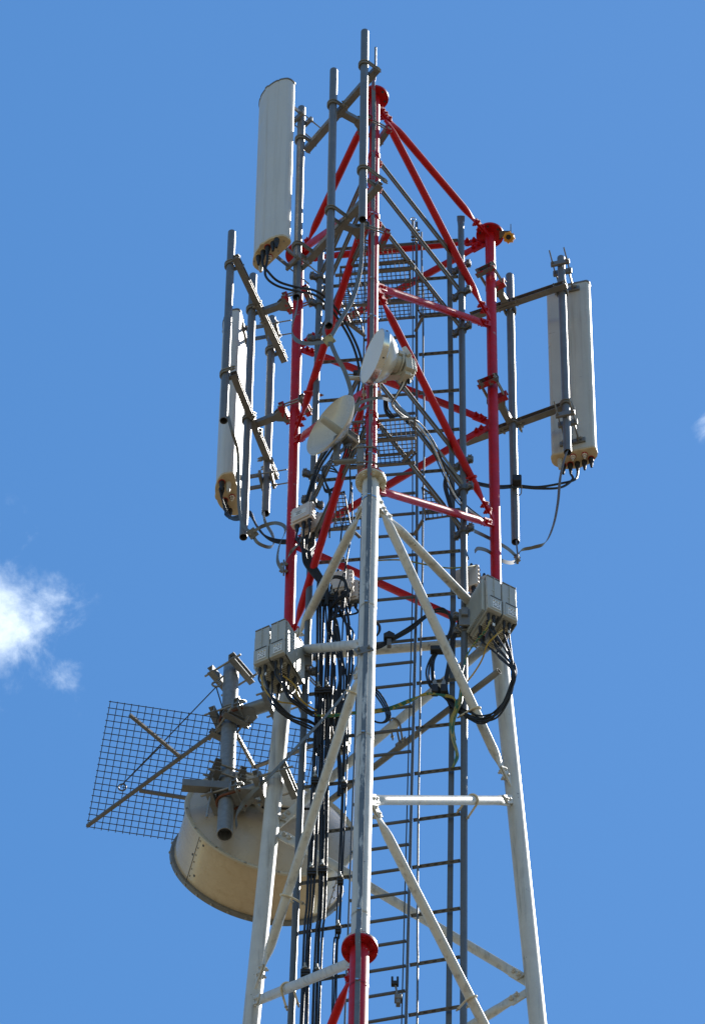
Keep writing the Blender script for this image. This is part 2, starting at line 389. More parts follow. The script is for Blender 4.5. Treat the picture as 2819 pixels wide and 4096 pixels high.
def brace(i, pi_, j, pj_, c, r, name='brace', off=(0.11, 0.11), A=None, B=None):
    A = A or onleg(i, pi_); B = B or onleg(j, pj_); u = (B - A).normalized(); Lh = (B - A).length
    fx = (legp(j, A.z) - legp(i, A.z)).normalized(); n = fx.cross(Z); mid = (legp(i, A.z) + legp(j, A.z)) / 2
    if n.dot(V((mid.x, mid.y, 0))) < 0: n = -n
    n = (n - u * n.dot(u)).normalized(); v = n.cross(u)
    s0, s1 = off; prof = [(0, 1.35, .24), (.10, 1.35, .24), (.15, 1.22, .52), (.20, 1.08, .86), (.25, 1, 1)]
    st = [(s0 + t, a, b) for t, a, b in prof] + [(Lh - s1 - t, a, b) for t, a, b in reversed(prof)]
    m = MB(); prev = None; N = 24
    for t, a, b in st:
        k = m.ring(A + u * t, v, n, N, r * a, r * b)
        if prev is None: m.cap(k, N, True)
        else: m.join(prev, k, N)
        prev = k
    m.cap(prev, N); o = m.build(name, c, tower)
    for base, d, s_ in ((A, u, s0), (B, -u, s1)):
        g0 = base + d * 0.015 + n * (r * .24 + .007); g1 = base + d * (s_ + .10) + n * (r * .24 + .007)
        MB().box((g0 + g1) / 2, d, v, n, (g1 - g0).length, r * 2.1, 0.012).build('gusset_plate', c, o, bevel=0.002)
        for t in (.025, .078): inst('bolt', BOLT[c], base + d * (s_ + t), n, o, scale=1.15)
    return o
rd = 0.0290; wd = 0.0335
BR = [ # F-R face
 (F, 412, R, 955, 'red', 'strut'), (F, 392, R, 1296, 'red', 'brace'), (F, 1142, R, 1303, 'red', 'strut'), (F, 1128, R, 2100, 'red', 'brace'), (F, 1952, R, 2100, 'red', 'strut'),
 (F, 2000, R, 2522, 'white', 'strut'), (F, 1945, R, 3180, 'white', 'brace'), (F, 3200, R, 3202, 'white', 'strut'), (F, 3155, R, 4630, 'white', 'brace'), (F, 4560, R, 4640, 'white', 'strut'),
 # R-L face
 (R, 960, L, 1036, 'red', 'strut'), (R, 958, L, 1385, 'red', 'brace'), (R, 1692, L, 1385, 'red', 'brace'), (R, 1690, L, 2172, 'red', 'brace'), (R, 2549, L, 2172, 'red', 'brace'),
 (R, 2562, L, 2630, 'white', 'strut'), (R, 2545, L, 3318, 'white', 'brace'), (R, 3938, L, 3312, 'white', 'brace'), (R, 3944, L, 4700, 'white', 'brace'),
 # L-F face
 (F, 400, L, 1040, 'red', 'strut'), (F, 800, L, 1006, 'red', 'strut'), (F, 765, L, 1758, 'red', 'brace'), (F, 1545, L, 1770, 'red', 'strut'), (F, 1500, L, 2600, 'red', 'brace'),
 (F, 1970, L, 2622, 'white', 'strut'), (F, 2574, L, 2604, 'white', 'strut'), (F, 2595, L, 3988, 'white', 'brace'), (F, 3836, L, 4010, 'white', 'strut'), (F, 3812, L, 5200, 'red', 'brace')]
for i, a, j, b, c, nm in BR:
    big_r = (wd if c == 'white' else rd)
    brace(i, a, j, b, c, big_r, nm, off=(0.10, 0.10) if c == 'red' else (0.13, 0.13))
# the lower mast down to the ground
lev = [Z7 - 1.2]
while lev[-1] > 3.5: lev.append(lev[-1] - 2.6 - (Z7 - lev[-1]) * 0.02)
for k in range(len(lev) - 1):
    c = 'red'
    for q in range(7):
        if zs[q] >= lev[k] > zs[q + 1]: c = cols[q]
    for (i, j) in ((F, R), (R, L), (L, F)):
        a, b = (i, j) if k % 2 == 0 else (j, i)
        brace(a, 0, b, 0, c, 0.036, 'brace', A=legp(a, lev[k]), B=legp(b, lev[k + 1]), off=(.14, .14))

# ------------------------------------------------------------------ ladder frame inside the mast
def vline(cps):
    """cps: (px,py,Y) control points down a rail -> world points and a function of height"""
    P = [atY(*c) for c in cps]; P.sort(key=lambda p: -p.z)
    def f(z):
        for a, b in zip(P, P[1:]):
            if z >= b.z or b is P[-1]:
                t = (a.z - z) / (a.z - b.z); return V((a.x + (b.x - a.x) * t, a.y + (b.y - a.y) * t, z))
    return f
pipeL = vline([(1284, 1000, .205), (1232, 2500, .22), (1174.7, 3838, .30)])
pipeR = vline([(1843.6, 1008, .10), (1857, 2500, .095), (1854, 3600, .075)])
def onrail(px_list):
    """rail lying in the plane of the two pipes"""
    out = []
    for px, py in px_list:
        y = .15
        for _ in range(8):
            p = atY(px, py, y); a, b = pipeL(p.z), pipeR(p.z); t = (p.x - a.x) / (b.x - a.x); y = a.y + (b.y - a.y) * t
        out.append((px, py, y))
    return vline(out)
railA = onrail([(1460, 1000), (1443, 2300), (1394, 3663)])
railB = onrail([(1665, 949), (1667, 2294), (1635, 3600)])
railC = onrail([(1799, 1217), (1812, 2341), (1799, 3600)])
def zrow(f, py):
    lo, hi = 20.0, ZT + 3
    for _ in range(50):
        m = (lo + hi) / 2
        if proj(f(m))[1] > py: lo = m
        else: hi = m
    return (lo + hi) / 2
ZLB = Z7 - 6.5     # the ladder is carried on below the picture
ladder = thing('climbing_ladder', 'grey steel ladder with cable rungs and two round side pipes inside the mast', 'ladder', V((0, 0.15, ZLB)))
PR = 0.0245
def rail_pts(f, z1, z0): return [f(z1), f(z1 * .75 + z0 * .25), f(Z4), f(Z4 - 3), f(z0)]
ztR = zrow(pipeR, 905); ztL = zrow(pipeL, 985)
m = MB(); a = pipeR(ztR); m.tube(rail_pts(pipeR, ztR, ZLB), PR, 28)
m.build('side_pipe', 'ladder_steel', ladder)
m = MB(); N_ = 24; prev = None
for dz, ra, rb in ((0, 1, 1), (.06, 1.1, .75), (.10, 1.25, .25), (.17, 1.25, .22)):
    k = m.ring(pipeR(ztR + dz) if dz == 0 else a + Z * dz, X, Y, N_, PR * ra, PR * rb)
    if prev is not None: m.join(prev, k, N_)
    prev = k
m.cap(prev, N_); m.build('flattened_tip', 'ladder_steel', ladder)
MB().tube(rail_pts(pipeL, ztL, ZLB), PR, 28).build('side_pipe', 'ladder_steel', ladder)
ztB = zrow(railB, 893); ztA = zrow(railA, 915); ztC = zrow(railC, 945)
MB().strip(rail_pts(railA, ztA, ZLB), 0.036, 0.012, Y).build('rail', 'ladder_steel', ladder)
MB().strip(rail_pts(railB, ztB, ZLB), 0.020, 0.032, X).build('rail', 'ladder_steel', ladder)
MB().strip([p + Y * .030 for p in rail_pts(railC, ztC, ZLB)], 0.040, 0.006, X).build('flat_rail', 'ladder_steel', ladder)
# round of rungs
z0 = zrow(lambda z: (railB(z) + pipeR(z)) / 2, 3844)
rungs = []
k = -12
while True:
    z = z0 + .30 * k; k += 1
    if z > ztB - 0.05: break
    if z < ZLB: continue
    rungs.append((k - 1, z))
def perf(p, q, n=7):
    """perforated channel rung with open slots in its face"""
    d = (q - p).normalized(); w = d.cross(Z).normalized(); mb = MB(); Lh = (q - p).length; c = (p + q) / 2
    if w.y > 0: w = -w
    lo = (w * .6 - Z * .8).normalized(); hi = lo.cross(d).normalized()
    mb.box(c - lo * 0.005, d, hi, lo, Lh, 0.024, 0.008)                # back of the channel
    for e in (-1, 1): mb.box(c + hi * (e * 0.009) + lo * .006, d, hi, lo, Lh, 0.0075, 0.008)
    seg = Lh / n
    for i in range(n): mb.box(p + d * (seg * (i + .5)) + lo * .0058, d, hi, lo, seg * .55, 0.0106, 0.0074)
    return mb
for k, z in rungs:
    MB().bar(railA(z) + (railB(z) - railA(z)).normalized() * .006, railB(z) - (railB(z) - railA(z)).normalized() * .012, 0.017, 0.018).build('rung', 'ladder_steel', ladder)
    if k % 2 == 0:
        a, b = railB(z), pipeR(z); d = (b - a).normalized()
        perf(a + d * .016, b - d * .026, 6).build('cable_rung', 'ladder_steel', ladder)
        if z < ztL:
            a, b = pipeL(z), railA(z); d = (b - a).normalized()
            perf(a + d * .026, b - d * .007, 7).build('cable_rung', 'ladder_steel', ladder)
# clamps on the pipes + support arms from the front leg
def split_clamp(c, ax, toward, parent, r=PR, m='ladder_steel'):
    t = (toward - ax * toward.dot(ax)).normalized(); s_ = ax.cross(t); mb = MB()
    mb.tube([c - ax * .03, c + ax * .03], r + .012, 24)
    for e in (-1, 1):
        mb.box(c + s_ * (e * (r + .035)) + t * .008, s_, t, ax, .052, .013, .075); mb.box(c + s_ * (e * (r + .035)) - t * .010, s_, t, ax, .052, .013, .075)
    o = mb.build('pipe_clamp', m, parent, bevel=.004)
    for e in (-1, 1):
        for h in (-1, 1): inst('bolt', BOLT['bolt'], c + s_ * (e * (r + .042)) + ax * (h * .022), t, o, scale=.85)
    return o
def arm_level(pyF, pyR):
    z = zrow(pipeR, pyR); f = legp(F, z)
    o = None
    for pf, side in ((pipeR, 1), (pipeL, -1)):
        p = pf(z); d = (p - f); d.z = 0; d.normalize(); n = d.cross(Z)
        oo = MB().bar(f + d * .05, p - d * .05, 0.012, 0.042).build('support_arm', 'galv_dull', ladder)
        MB().bar(f + d * .05 + Z * .018, p - d * .05 + Z * .018, 0.034, 0.006).build('arm_flange', 'galv_dull', oo)
        split_clamp(p, Z, d, ladder)
    # red bracket ring round the front leg
    b = MB(); b.tube([f - Z * .012, f + Z * .012], RED_R + .008, 28); b.tube([f - Z * .045, f - Z * .025], RED_R + .008, 28)
    br = b.build('leg_bracket', 'red', ladder)
    for d in ((pipeR(z) - f).normalized(), (pipeL(z) - f).normalized()):
        d = V((d.x, d.y, 0)).normalized()
        MB().box(f + d * .065 - Z * .015, d, d.cross(Z), Z, .05, .014, .075).build('bracket_ear', 'red', br)
        for h in (-.03, .005): inst('bolt', BOLT['red'], f + d * .075 + Z * h, d.cross(Z), br, scale=.8)
    return z
zp = []
for rows in ((1071, 1175, 1318), (1854, 1960, 2127)):
    zz = [arm_level(0, r_) for r_ in rows]; zp.append(zz[2])
# rings tying the pipes to the braces
def ring_tie(c, ax, r, to, parent, m, wire=.008):
    t = to - c; d = min(t.length + .03, .13); return ubolt('tie_ring', c, t, r, d, parent, wire, m, ax=ax)
def ray_near(px, py, A, B):
    """point of segment A-B seen at a picture position"""
    best = None
    for i in range(201):
        p = A.lerp(B, i / 200); q = proj(p); e = (q[0] - px) ** 2 + (q[1] - py) ** 2
        if best is None or e < best[0]: best = (e, p)
    return best[1]
for (i, a, j, b, px, py, pf, r_, mm) in ((F, 3200, R, 3202, 1890, 3200, pipeR, wd, 'cream'), (F, 1945, R, 3180, 1885, 2850, pipeR, wd, 'cream'), (F, 3155, R, 4630, 1880, 3995, pipeR, wd, 'cream'),
                                     (F, 2595, L, 3988, 1180, 3600, pipeL, wd, 'cream'), (F, 3836, L, 4010, 1150, 3960, pipeL, wd, 'cream'), (F, 765, L, 1758, 1240, 1575, pipeL, rd, 'red'), (F, 1128, R, 2100, 1885, 1915, pipeR, rd, 'red')):
    A, B = onleg(i, a), onleg(j, b); c = ray_near(px, py, A, B); q = pf(c.z)
    ring_tie(c, (B - A).normalized(), r_, q, ladder, mm)
# fall-arrest wire, rope and clip
fz = [ztB - .12, Z4, Z4 - 3, ZLB + .2]
t_ = thing('safety_cable', 'thin steel fall arrest cable strung beside the middle ladder rail', 'cable', railB(ZLB + .2))
m = MB().tube([railB(z) + V((-.028, -.035, 0)) for z in fz], 0.0045, 8).build('wire_rope', 'wire', t_)
top = railB(ztB - .12) + V((-.028, -.035, 0))
b = MB(); b.tube([top + Z * .10, top - Z * .18], .011, 10); b.tube([top + V((.02, 0, -.02)), top + V((.02, 0, -.26))], .008, 8)
for k in range(4): b.box(top + V((.02, 0, -.06 - .055 * k)), X, Y, Z, .07, .012, .012)
b.build('tensioner', 'galv_dull', t_)
b = MB(); sh = [top + V((.0 + .02 * math.cos(a), 0, .12 + .028 * math.sin(a))) for a in [i * math.pi / 6 for i in range(13)]]; b.tube(sh, .005, 8); b.build('shackle', 'alu', t_)
rope = onrail([(1690, 1250), (1697, 1750), (1689, 2300), (1677, 3000), (1670, 3700)])
rz = [zrow(rope, y) for y in (945, 1100, 1300, 1500, 1700, 1900, 2100, 2300, 2600, 2900, 3200, 3500, 3800, 4100)] + [ZLB + .2]
MBr = MB().tube(spline([rope(z) + V((random.uniform(-.004, .004), -.035, 0)) for z in rz], 3), 0.0075, 10)
tag(MBr.build('hanging_rope', 'ladder_steel', loc=rope(ZLB + .2)), 'grey cord hanging beside the middle ladder rail, right of the thin cable', 'rope')
zc = zrow(railB, 4010); pc = railB(zc) + V((-.055, -.03, 0))
t_ = thing('cable_guide', 'black forked cable guide clipped on a rung near the bottom', 'bracket', pc)
b = MB(); b.tube([pc, pc + V((-.02, -.01, .16))], .007, 8); b.build('stem', 'galv_dull', t_)
b = MB(); q = pc + V((-.022, -.012, .16)); b.box(q, X, Y, Z, .05, .03, .04); b.box(q + V((-.018, 0, .04)), X, Y, Z, .015, .03, .06); b.box(q + V((.018, 0, .04)), X, Y, Z, .015, .03, .06); b.build('fork', 'rubber', t_, bevel=.004)
b = MB(); b.box(pc, X, Y, Z, .05, .05, .05); b.box(pc - Z * .05, X, Y, Z, .03, .04, .05); b.build('clip', 'galv_dull', t_, bevel=.004)

# ------------------------------------------------------------------ rest platforms (gratings)
def grating(px_poly, z, parent, step=0.034, wire=0.0038, frame=True, m='grate'):
    """wire grating filling a polygon at height z"""
    poly = [atZ(x, y, z) for x, y in px_poly]
    d0 = (pipeR(z) - pipeL(z)); d0.z = 0; d0.normalize(); d1 = V((-d0.y, d0.x, 0)); mb = MB()
    n = len(poly)
    for da, db in ((d0, d1), (d1, d0)):
        lo = min(p.dot(db) for p in poly); hi = max(p.dot(db) for p in poly); s_ = lo + step * .6
        while s_ < hi:
            xs = []
            for i in range(n):
                a, b = poly[i], poly[(i + 1) % n]; fa, fb = a.dot(db) - s_, b.dot(db) - s_
                if fa * fb < 0: xs.append((a + (b - a) * (fa / (fa - fb))).dot(da))
            xs.sort()
            for u, v in zip(xs[::2], xs[1::2]):
                o = V((0, 0, z + (.003 if da is d0 else -.003)))
                mb.tube([da * u + db * s_ + o, da * v + db * s_ + o], wire, 5)
            s_ += step
    o = mb.build('wire_grating', m, parent)
    if frame:
        f = MB()
        for i in range(n):
            a, b = poly[i], poly[(i + 1) % n]; d = (b - a).normalized(); f.bar(a - d * .006, b + d * .006, .010, .016)
        f.build('edge_frame', 'galv_dull', parent)
    return o
def platform(z, polys, label, beams):
    c = sum((atZ(x, y, z) for x, y in polys[0]), V((0, 0, 0))) / len(polys[0])
    t = thing('rest_platform', label, 'platform', c, 'wire grating platforms inside the mast')
    for p in polys: grating(p, z - .01, t)
    for (a, b) in beams:
        p, q = atZ(*a, z - .035), atZ(*b, z - .035); MB().bar(p, q, .022, .016).build('beam', 'galv_dull', t)
    return t
platform(zp[0], [[(1362, 1068), (1640, 1042), (1642, 1272), (1372, 1296), (1352, 1230)], [(1455, 1000), (1590, 990), (1618, 1040), (1400, 1062)],
                 [(1668, 1122), (1700, 1130), (1796, 1252), (1684, 1262), (1672, 1240)], [(1376, 1120), (1352, 1180), (1400, 1290), (1452, 1330), (1445, 1290)]],
         'wire grating platform high in the mast with closed hatch', [((1340, 1102), (1660, 1072)), ((1345, 1226), (1660, 1206)), ((1395, 1296), (1460, 1345)), ((1690, 1268), (1660, 1326))])
platform(zp[1], [[(1385, 1690), (1660, 1672), (1662, 1812), (1625, 1850), (1400, 1868)], [(1688, 1952), (1722, 1975), (1796, 2064), (1702, 2078)],
                 [(1350, 1975), (1376, 1968), (1402, 2102), (1336, 2112)]],
         'wire grating platform lower in the mast behind the small grid-feed dish', [((1385, 1770), (1662, 1752)), ((1400, 1872), (1660, 1850)), ((1650, 1800), (1610, 1846)), ((1690, 2082), (1655, 2140)), ((1320, 2118), (1440, 2112)), ((1400, 2112), (1440, 2150))])

# ------------------------------------------------------------------ sector mounts
def vpole(px, py, z, ytop, ybot):
    """plumb pipe passing the picture point px,py at height z"""
    p = atZ(px, py, z); return V((p.x, p.y, z_on(p.x, p.y, ytop))), V((p.x, p.y, z_on(p.x, p.y, ybot)))
MP = 0.0305
def pole_part(a, b, parent, r=MP, m='galv', name='pipe'):
    return MB().tube([b, a.lerp(b, .5), a], r, 28, hollow=.004).build(name, m, parent)
def leg_clamp(i, z, parent, d, m='galv_dull', red=True):
    """pair of channel jaws with threaded rods round a leg; d = direction outward of the arm"""
    c = legp(i, z); d = V((d.x, d.y, 0)).normalized(); s_ = d.cross(Z)
    for e in (1, -1):
        p = c + d * (e * (RED_R + .028))
        o = MB().channel(p - s_ * .082, p + s_ * .082, .036, .080, .007, open_dir=(1 if (d * e).dot((s_).cross(Z)) > 0 else -1)).build('jaw', 'clamp_red' if red else m, parent)
        for f_ in (-1, 1):
            for h in (-1, 1): inst('nut', NUT['bolt'], p + s_ * (f_ * .062) + Z * (h * .020) + d * (e * .012), d * e, o, scale=1.1)
    rods = MB()
    for f_ in (-1, 1):
        for h in (-1, 1): rods.tube([c + s_ * (f_ * .062) + Z * (h * .020) - d * .115, c + s_ * (f_ * .062) + Z * (h * .020) + d * .11], .007, 8)
    rods.build('threaded_rod', 'bolt', parent)
def sector_mount(label, leg_i, arms, pipes, out_sign, arm_h=0.062):
    """arms: (z, left end px, right end px, standoff arm px at crossarm); pipes: (top, bottom)"""
    base = pipes[0][1]
    t = thing('antenna_mount', label, 'antenna mount', base, 'pipe frames that carry the panel antennas')
    for a, b in pipes: pole_part(a, b, t)
    for z, e0, e1, so in arms:
        p, q = atZ(*e0, z), atZ(*e1, z); d = (q - p).normalized(); n = d.cross(Z)
        o = MB().channel(p, q, .045, arm_h, .006, open_dir=1 if n.dot(legp(leg_i, z) - p) > 0 else -1).build('crossarm', 'galv_dull', t)
        for a, b in pipes:
            c = V((a.x, a.y, z)); k = (c - p).dot(d)
            if not (-.05 < k < (q - p).length + .05): continue
            foot = p + d * k; tw = foot - c
            for h in (-.017, .017): ubolt('u_bolt', c + Z * h, tw, MP, tw.length + .045, o)
        s0 = atZ(*so, z); l = legp(leg_i, z); dd = (l - s0); dd.z = 0; Ld = dd.length; dd.normalize()
        s2 = MB().bar(s0 + dd * .01, l - dd * (RED_R + .03), .05, .05).build('standoff_arm', 'galv_dull', t)
        b = MB(); b.box(s0 + dd * .02, d, dd, Z, .20, .012, .085); b.build('joint_plate', 'galv_dull', s2)
        b = MB()
        e = l - dd * (RED_R + .035); sv = dd.cross(Z)
        b.prism([(-.072, 0), (.072, 0), (.028, -.09), (-.028, -.09)], e - Z * .03, sv, dd, Z, .008); b.prism([(-.072, 0), (.072, 0), (.028, -.09), (-.028, -.09)], e + Z * .024, sv, dd, Z, .008)
        b.build('gusset_plate', 'galv_dull', s2)
        for f_ in (-1, 1):
            for h in (-1, 1): inst('bolt', BOLT['bolt'], s0 + dd * .02 + d * (f_ * .075) + Z * (h * .025), dd, s2, scale=.9)
        leg_clamp(leg_i, z, t, -dd)
    return t
# upper mount in front of the front leg
z1 = onleg(F, 520).z; z2 = onleg(F, 945).z
P1 = vpole(1457, 262, z1, 128, 878); P2 = vpole(1332, 420, z1, 283, 1303); P3 = vpole(1203, 561, z1, 434, 1189)
m1 = sector_mount('grey pipe frame of three upright pipes at the top of the mast', F,
                  [(z1, (1220, 590), (1500, 268), (1348, 440)), (z2, (1214, 1044), (1512, 728), (1350, 893))], [P1, P2, P3], -1)
b = MB(); q = P1[0]; zt = z_on(q.x + .08, q.y + .06, 195); zb = z_on(q.x + .08, q.y + .06, 300)
b.tube([V((q.x + .085, q.y + .05, zb)), V((q.x + .085, q.y + .05, zt))], .0085, 12)
tag(b.build('lightning_rod', 'galv', loc=V((q.x + .085, q.y + .05, zb))), 'short thin lightning rod at the very top beside the tallest pipe', 'lightning rod')
# left mount
z3 = onleg(L, 1197).z; z4_ = onleg(L, 1636).z
A1 = vpole(922, 1062, z3, 931, 1683); A2 = vpole(1008, 1240, z3, 1103, 2149); A3 = vpole(1084, 1405, z3, 1273, 2054)
m2 = sector_mount('grey pipe frame of three upright pipes clamped to the left red leg', L,
                  [(z3, (930, 1030), (1128, 1446), (1030, 1254)), (z4_, (922, 1496), (1092, 1916), (1015, 1700))], [A1, A2, A3], -1)
# right mount
z5 = onleg(R, 1112).z; z6 = onleg(R, 1560).z
D1 = vpole(2040, 1245, z5, 1103, 2168); D2 = vpole(2247, 1170, z5, 1033, 1809)
m3 = sector_mount('grey pipe frame of two upright pipes clamped to the right red leg', R,
                  [(z5, (1885, 1276), (2268, 1146), (2032, 1226)), (z6, (1866, 1776), (2286, 1624), (2052, 1712))], [D1, D2], 1)

# ------------------------------------------------------------------ panel antennas
def panel(label, pole, n, off, yt, yb, mfront, conn, w=.33, t=.13):
    """radome on a pole; n = outward direction; yt,yb rows on the pole where the radome ends"""
    n = V((n[0], n[1], 0)).normalized(); d = V((-n.y, n.x, 0)); x, y = pole[0].x, pole[0].y
    za, zb = z_on(x, y, yt), z_on(x, y, yb); c = V((x, y, 0)) + n * off
    root = thing('panel_antenna', label, 'antenna', V((c.x, c.y, zb)), 'sector panel antennas')
    hw, ht = w / 2, t / 2
    def corner(cx, cy, r, a0, a1, k=5): return [(cx + r * math.cos(math.radians(a0 + (a1 - a0) * i / k)), cy + r * math.sin(math.radians(a0 + (a1 - a0) * i / k))) for i in range(k + 1)]
    front = []
    for k in range(1, 40):
        u = 1 - 2 * k / 40.0; v = ht * 1.08 * (1 - abs(u) ** 2.3) ** 0.8
        if -0.12 < u < 0.09: v += .007
        if abs(abs(u) - 0.60) < 0.035: v -= .005
        front.append((u * hw, v))
    poly = corner(hw - .03, -ht + .03, .03, -90, 0) + [(hw, -.01)] + front + [(-hw, -.01)] + corner(-hw + .03, -ht + .03, .03, 180, 270)
    mb = MB(); mb.prism([(p[0], p[1]) for p in poly], V((c.x, c.y, zb)), d, n, Z, za - zb); mb.f = mb.f
    rd_ = mb.build('radome', mfront, root, smooth=30)
    lo = [(p[0] * 1.035, p[1] * 1.06) for p in poly]
    MB().prism(lo, V((c.x, c.y, za - .004)), d, n, Z, .018).build('top_cap', 'galv_dull', root)
    cap = MB().prism(lo, V((c.x, c.y, zb - .016)), d, n, Z, .03).build('end_cap', 'endcap', root, bevel=.004)
    for q, kind in conn:
        p = V((c.x, c.y, zb - .016)) + d * q[0] + n * q[1]
        if kind == 'boot':
            b = MB(); b.tube([p, p - Z * .02, p - Z * .05, p - Z * .055, p - Z * .085, p - Z * .13], [.021, .021, .020, .016, .0135, .009], 14); b.build('connector_boot', 'rubber', cap)
            MB().tube([p + Z * .002, p - Z * .006], .026, 16).build('collar', 'redplastic' if (q[0] * 100) % 2 < 1 else 'endcap', cap)
        elif kind == 'cone':
            MB().tube([p, p - Z * .10, p - Z * .13], [.022, .014, .012], 16).build('tilt_cover', 'cast', cap)
        elif kind == 'socket':
            b = MB(); b.tube([p, p - Z * .012, p - Z * .014, p - Z * .035, p - Z * .037, p - Z * .06], [.021, .021, .014, .014, .009, .007], 14); b.build('socket', 'alu', cap)
            MB().tube([p + Z * .002, p - Z * .004], .025, 16).build('collar', 'redplastic', cap)
        else:
            MB().tube([p, p - Z * .006], .006, 8).build('screw', 'bolt', cap)
    # brackets to the pole
    for zz in (za - .10, zb + .12):
        pc = V((x, y, zz)); back = V((c.x, c.y, zz)) - n * ht; g_ = (back - pc).dot(n)
        br = MB(); br.box(pc + n * (MP + .012), d, n, Z, .15, .022, .07); br.box(pc - n * (MP + .012), d, n, Z, .15, .022, .06)
        br.box(back - n * .008, d, n, Z, .20, .016, .06)
        for e in (-1, 1):
            br.bar(pc + n * (MP + .02) + d * (e * .05), back - n * .006 + d * (e * .05), .012, .05)
        o = br.build('bracket', 'galv_dull', root, bevel=.003)
        rods = MB()
        for e in (-1, 1): rods.tube([pc - n * .17 + d * (e * .058), pc + n * .07 + d * (e * .058)], .0055, 8)
        rods.build('threaded_rod', 'bolt', o)
        for e in (-1, 1):
            inst('nut', NUT['bolt'], pc + d * (e * .058) - n * (MP + .024), -n, o); inst('bolt', BOLT['bolt'], back - n * .03 + d * (e * .056), d, o, scale=.8)
    return root, V((c.x, c.y, zb)), d, n
boots6 = [((-.115, .03), 'boot'), ((-.075, .03), 'boot'), ((-.02, .035), 'boot'), ((.03, .035), 'boot'), ((.085, .03), 'boot'), ((.115, -.02), 'cone'), ((.03, -.03), 'socket'),
          ((-.14, -.02), 'screw'), ((.14, .03), 'screw'), ((-.05, -.045), 'screw'), ((.08, -.05), 'screw')]
pa1 = panel('long pale grey panel antenna on the topmost pipe frame, seen from its front', P3, (-.74, -.67), .28, 462, 1092, 'panel',
            [((-q[0], q[1]), k) for q, k in boots6], w=.345, t=.14)
pa2 = panel('long panel antenna half hidden behind the left pipe frame', A3, (-.97, .2), .30, 1296, 1950, 'panel',
            [((-.11, .02), 'boot'), ((-.07, .03), 'boot'), ((0.0, .03), 'boot'), ((.05, .03), 'boot'), ((.10, .02), 'boot'), ((.1, -.025), 'cone'), ((.0, -.03), 'socket')][:0] +
            [((.12, .02), 'boot'), ((.07, .03), 'boot'), ((-.04, .03), 'boot'), ((-.09, .03), 'boot'), ((-.13, .01), 'boot'), ((.10, -.028), 'cone'), ((-.02, -.03), 'socket')], w=.36, t=.16)
pa3 = panel('long cream panel antenna on the right pipe frame, seen from its back', D2, (.24, .97), .285, 1046, 1706, 'panel_back',
            [((.10, .03), 'boot'), ((.045, .033), 'boot'), ((-.01, .033), 'boot'), ((-.065, .03), 'boot'), ((-.12, .02), 'boot'), ((.115, -.02), 'cone'), ((.01, -.03), 'socket'), ((-.08, -.025), 'socket')], w=.345, t=.14)

# ------------------------------------------------------------------ small microwave drum on the front leg
def lerp_prof(f, a, b, n): return [(f(a + (b - a) * i / n)) for i in range(n + 1)]
ax = V((-.90, -.40, -0.07)).normalized(); C0 = atY(1490, 1424, -1.17); sd = ax.cross(Z).normalized(); vz = sd.cross(ax)
t_ = thing('microwave_antenna', 'small white drum shaped microwave antenna on the front leg, above the open dish', 'antenna', C0 - ax * .33)
RD = .212
MB().lathe(C0, ax, [(.004, 0), (.004, RD * .5), (.002, RD - .008), (-.004, RD - .004)], 56).build('radome_face', 'radome', t_)
MB().lathe(C0, ax, [(-.003, RD - .004), (.003, RD), (-.045, RD + .001), (-.05, RD - .006)], 56).build('rim_band', 'alu', t_)
body = MB().lathe(C0, ax, [(-.048, RD - .006), (-.055, RD - .010), (-.085, RD * .88), (-.12, RD * .72), (-.15, RD * .54), (-.17, RD * .36), (-.175, 0)], 56).build('reflector_body', 'dish', t_)
for k in range(5):
    a = k * 1.256 + .4; p = C0 - ax * .024 + (sd * math.cos(a) + vz * math.sin(a)) * (RD + .002)
    MB().disc(p, sd * math.cos(a) + vz * math.sin(a), .007, .004, 10).build('screw', 'ink', t_)
b = MB(); b.tube([C0 - ax * .155, C0 - ax * .205], .070, 24); b.tube([C0 - ax * .205, C0 - ax * .22], .085, 24); b.build('hub', 'cast', t_, bevel=.004)
ro = C0 - ax * .255 - vz * .02
b = MB(); b.box(ro, ax, sd, vz, .055, .15, .20); b.box(ro - ax * .04, ax, sd, vz, .03, .13, .16); b.box(ro - vz * .12, ax, sd, vz, .05, .09, .06); b.box(ro + vz * .11 + ax * .02, ax, sd, vz, .07, .03, .04)
for k in range(5): b.box(ro - ax * .062 + sd * (-.05 + .025 * k), ax, sd, vz, .018, .007, .15)
for e in (-1, 1):
    b.bar(ro + sd * (e * .09) + vz * .05, ro + sd * (e * .06) + vz * .19 + ax * .02, .025, .035); b.box(ro + ax * .055 + sd * (e * .07) + vz * .07, ax, sd, vz, .05, .03, .05)
b.build('radio_unit', 'cast', t_, bevel=.006)
b = MB(); q = ro - vz * .10 - sd * .0
b.tube([q - ax * .02, q - ax * .02 - vz * .05, q - ax * .02 - vz * .09], [.016, .016, .010], 12); b.build('connector_boot', 'rubber', t_)
zm = onleg(F, 1545).z; lf = legp(F, zm)
b = MB(); mid = V((lf.x + .05, lf.y - .09, zm))
b.bar(C0 - ax * .25 - vz * .08, mid + Z * .02, .05, .10); b.box(mid, X, Y, Z, .11, .05, .13)
b.box(lf + Y * (RED_R + .02), X, Y, Z, .14, .025, .05); b.box(lf - Y * (RED_R + .02), X, Y, Z, .14, .03, .06)
for e in (-1, 1): b.tube([lf + V((e * .058, -.11, 0)), lf + V((e * .058, .11, 0))], .006, 8)
b.bar(lf + V((-.06, -.06, .01)), lf + V((-.17, -.10, -.06)), .02, .035); b.tube([lf + V((-.17, -.10, -.06)), lf + V((.02, -.07, .03))], .006, 8)
mo = b.build('mount_bracket', 'cast', t_, bevel=.003)
for e in (-1, 1): inst('nut', NUT['bolt'], lf + V((e * .058, -.085, 0)), -Y, mo)

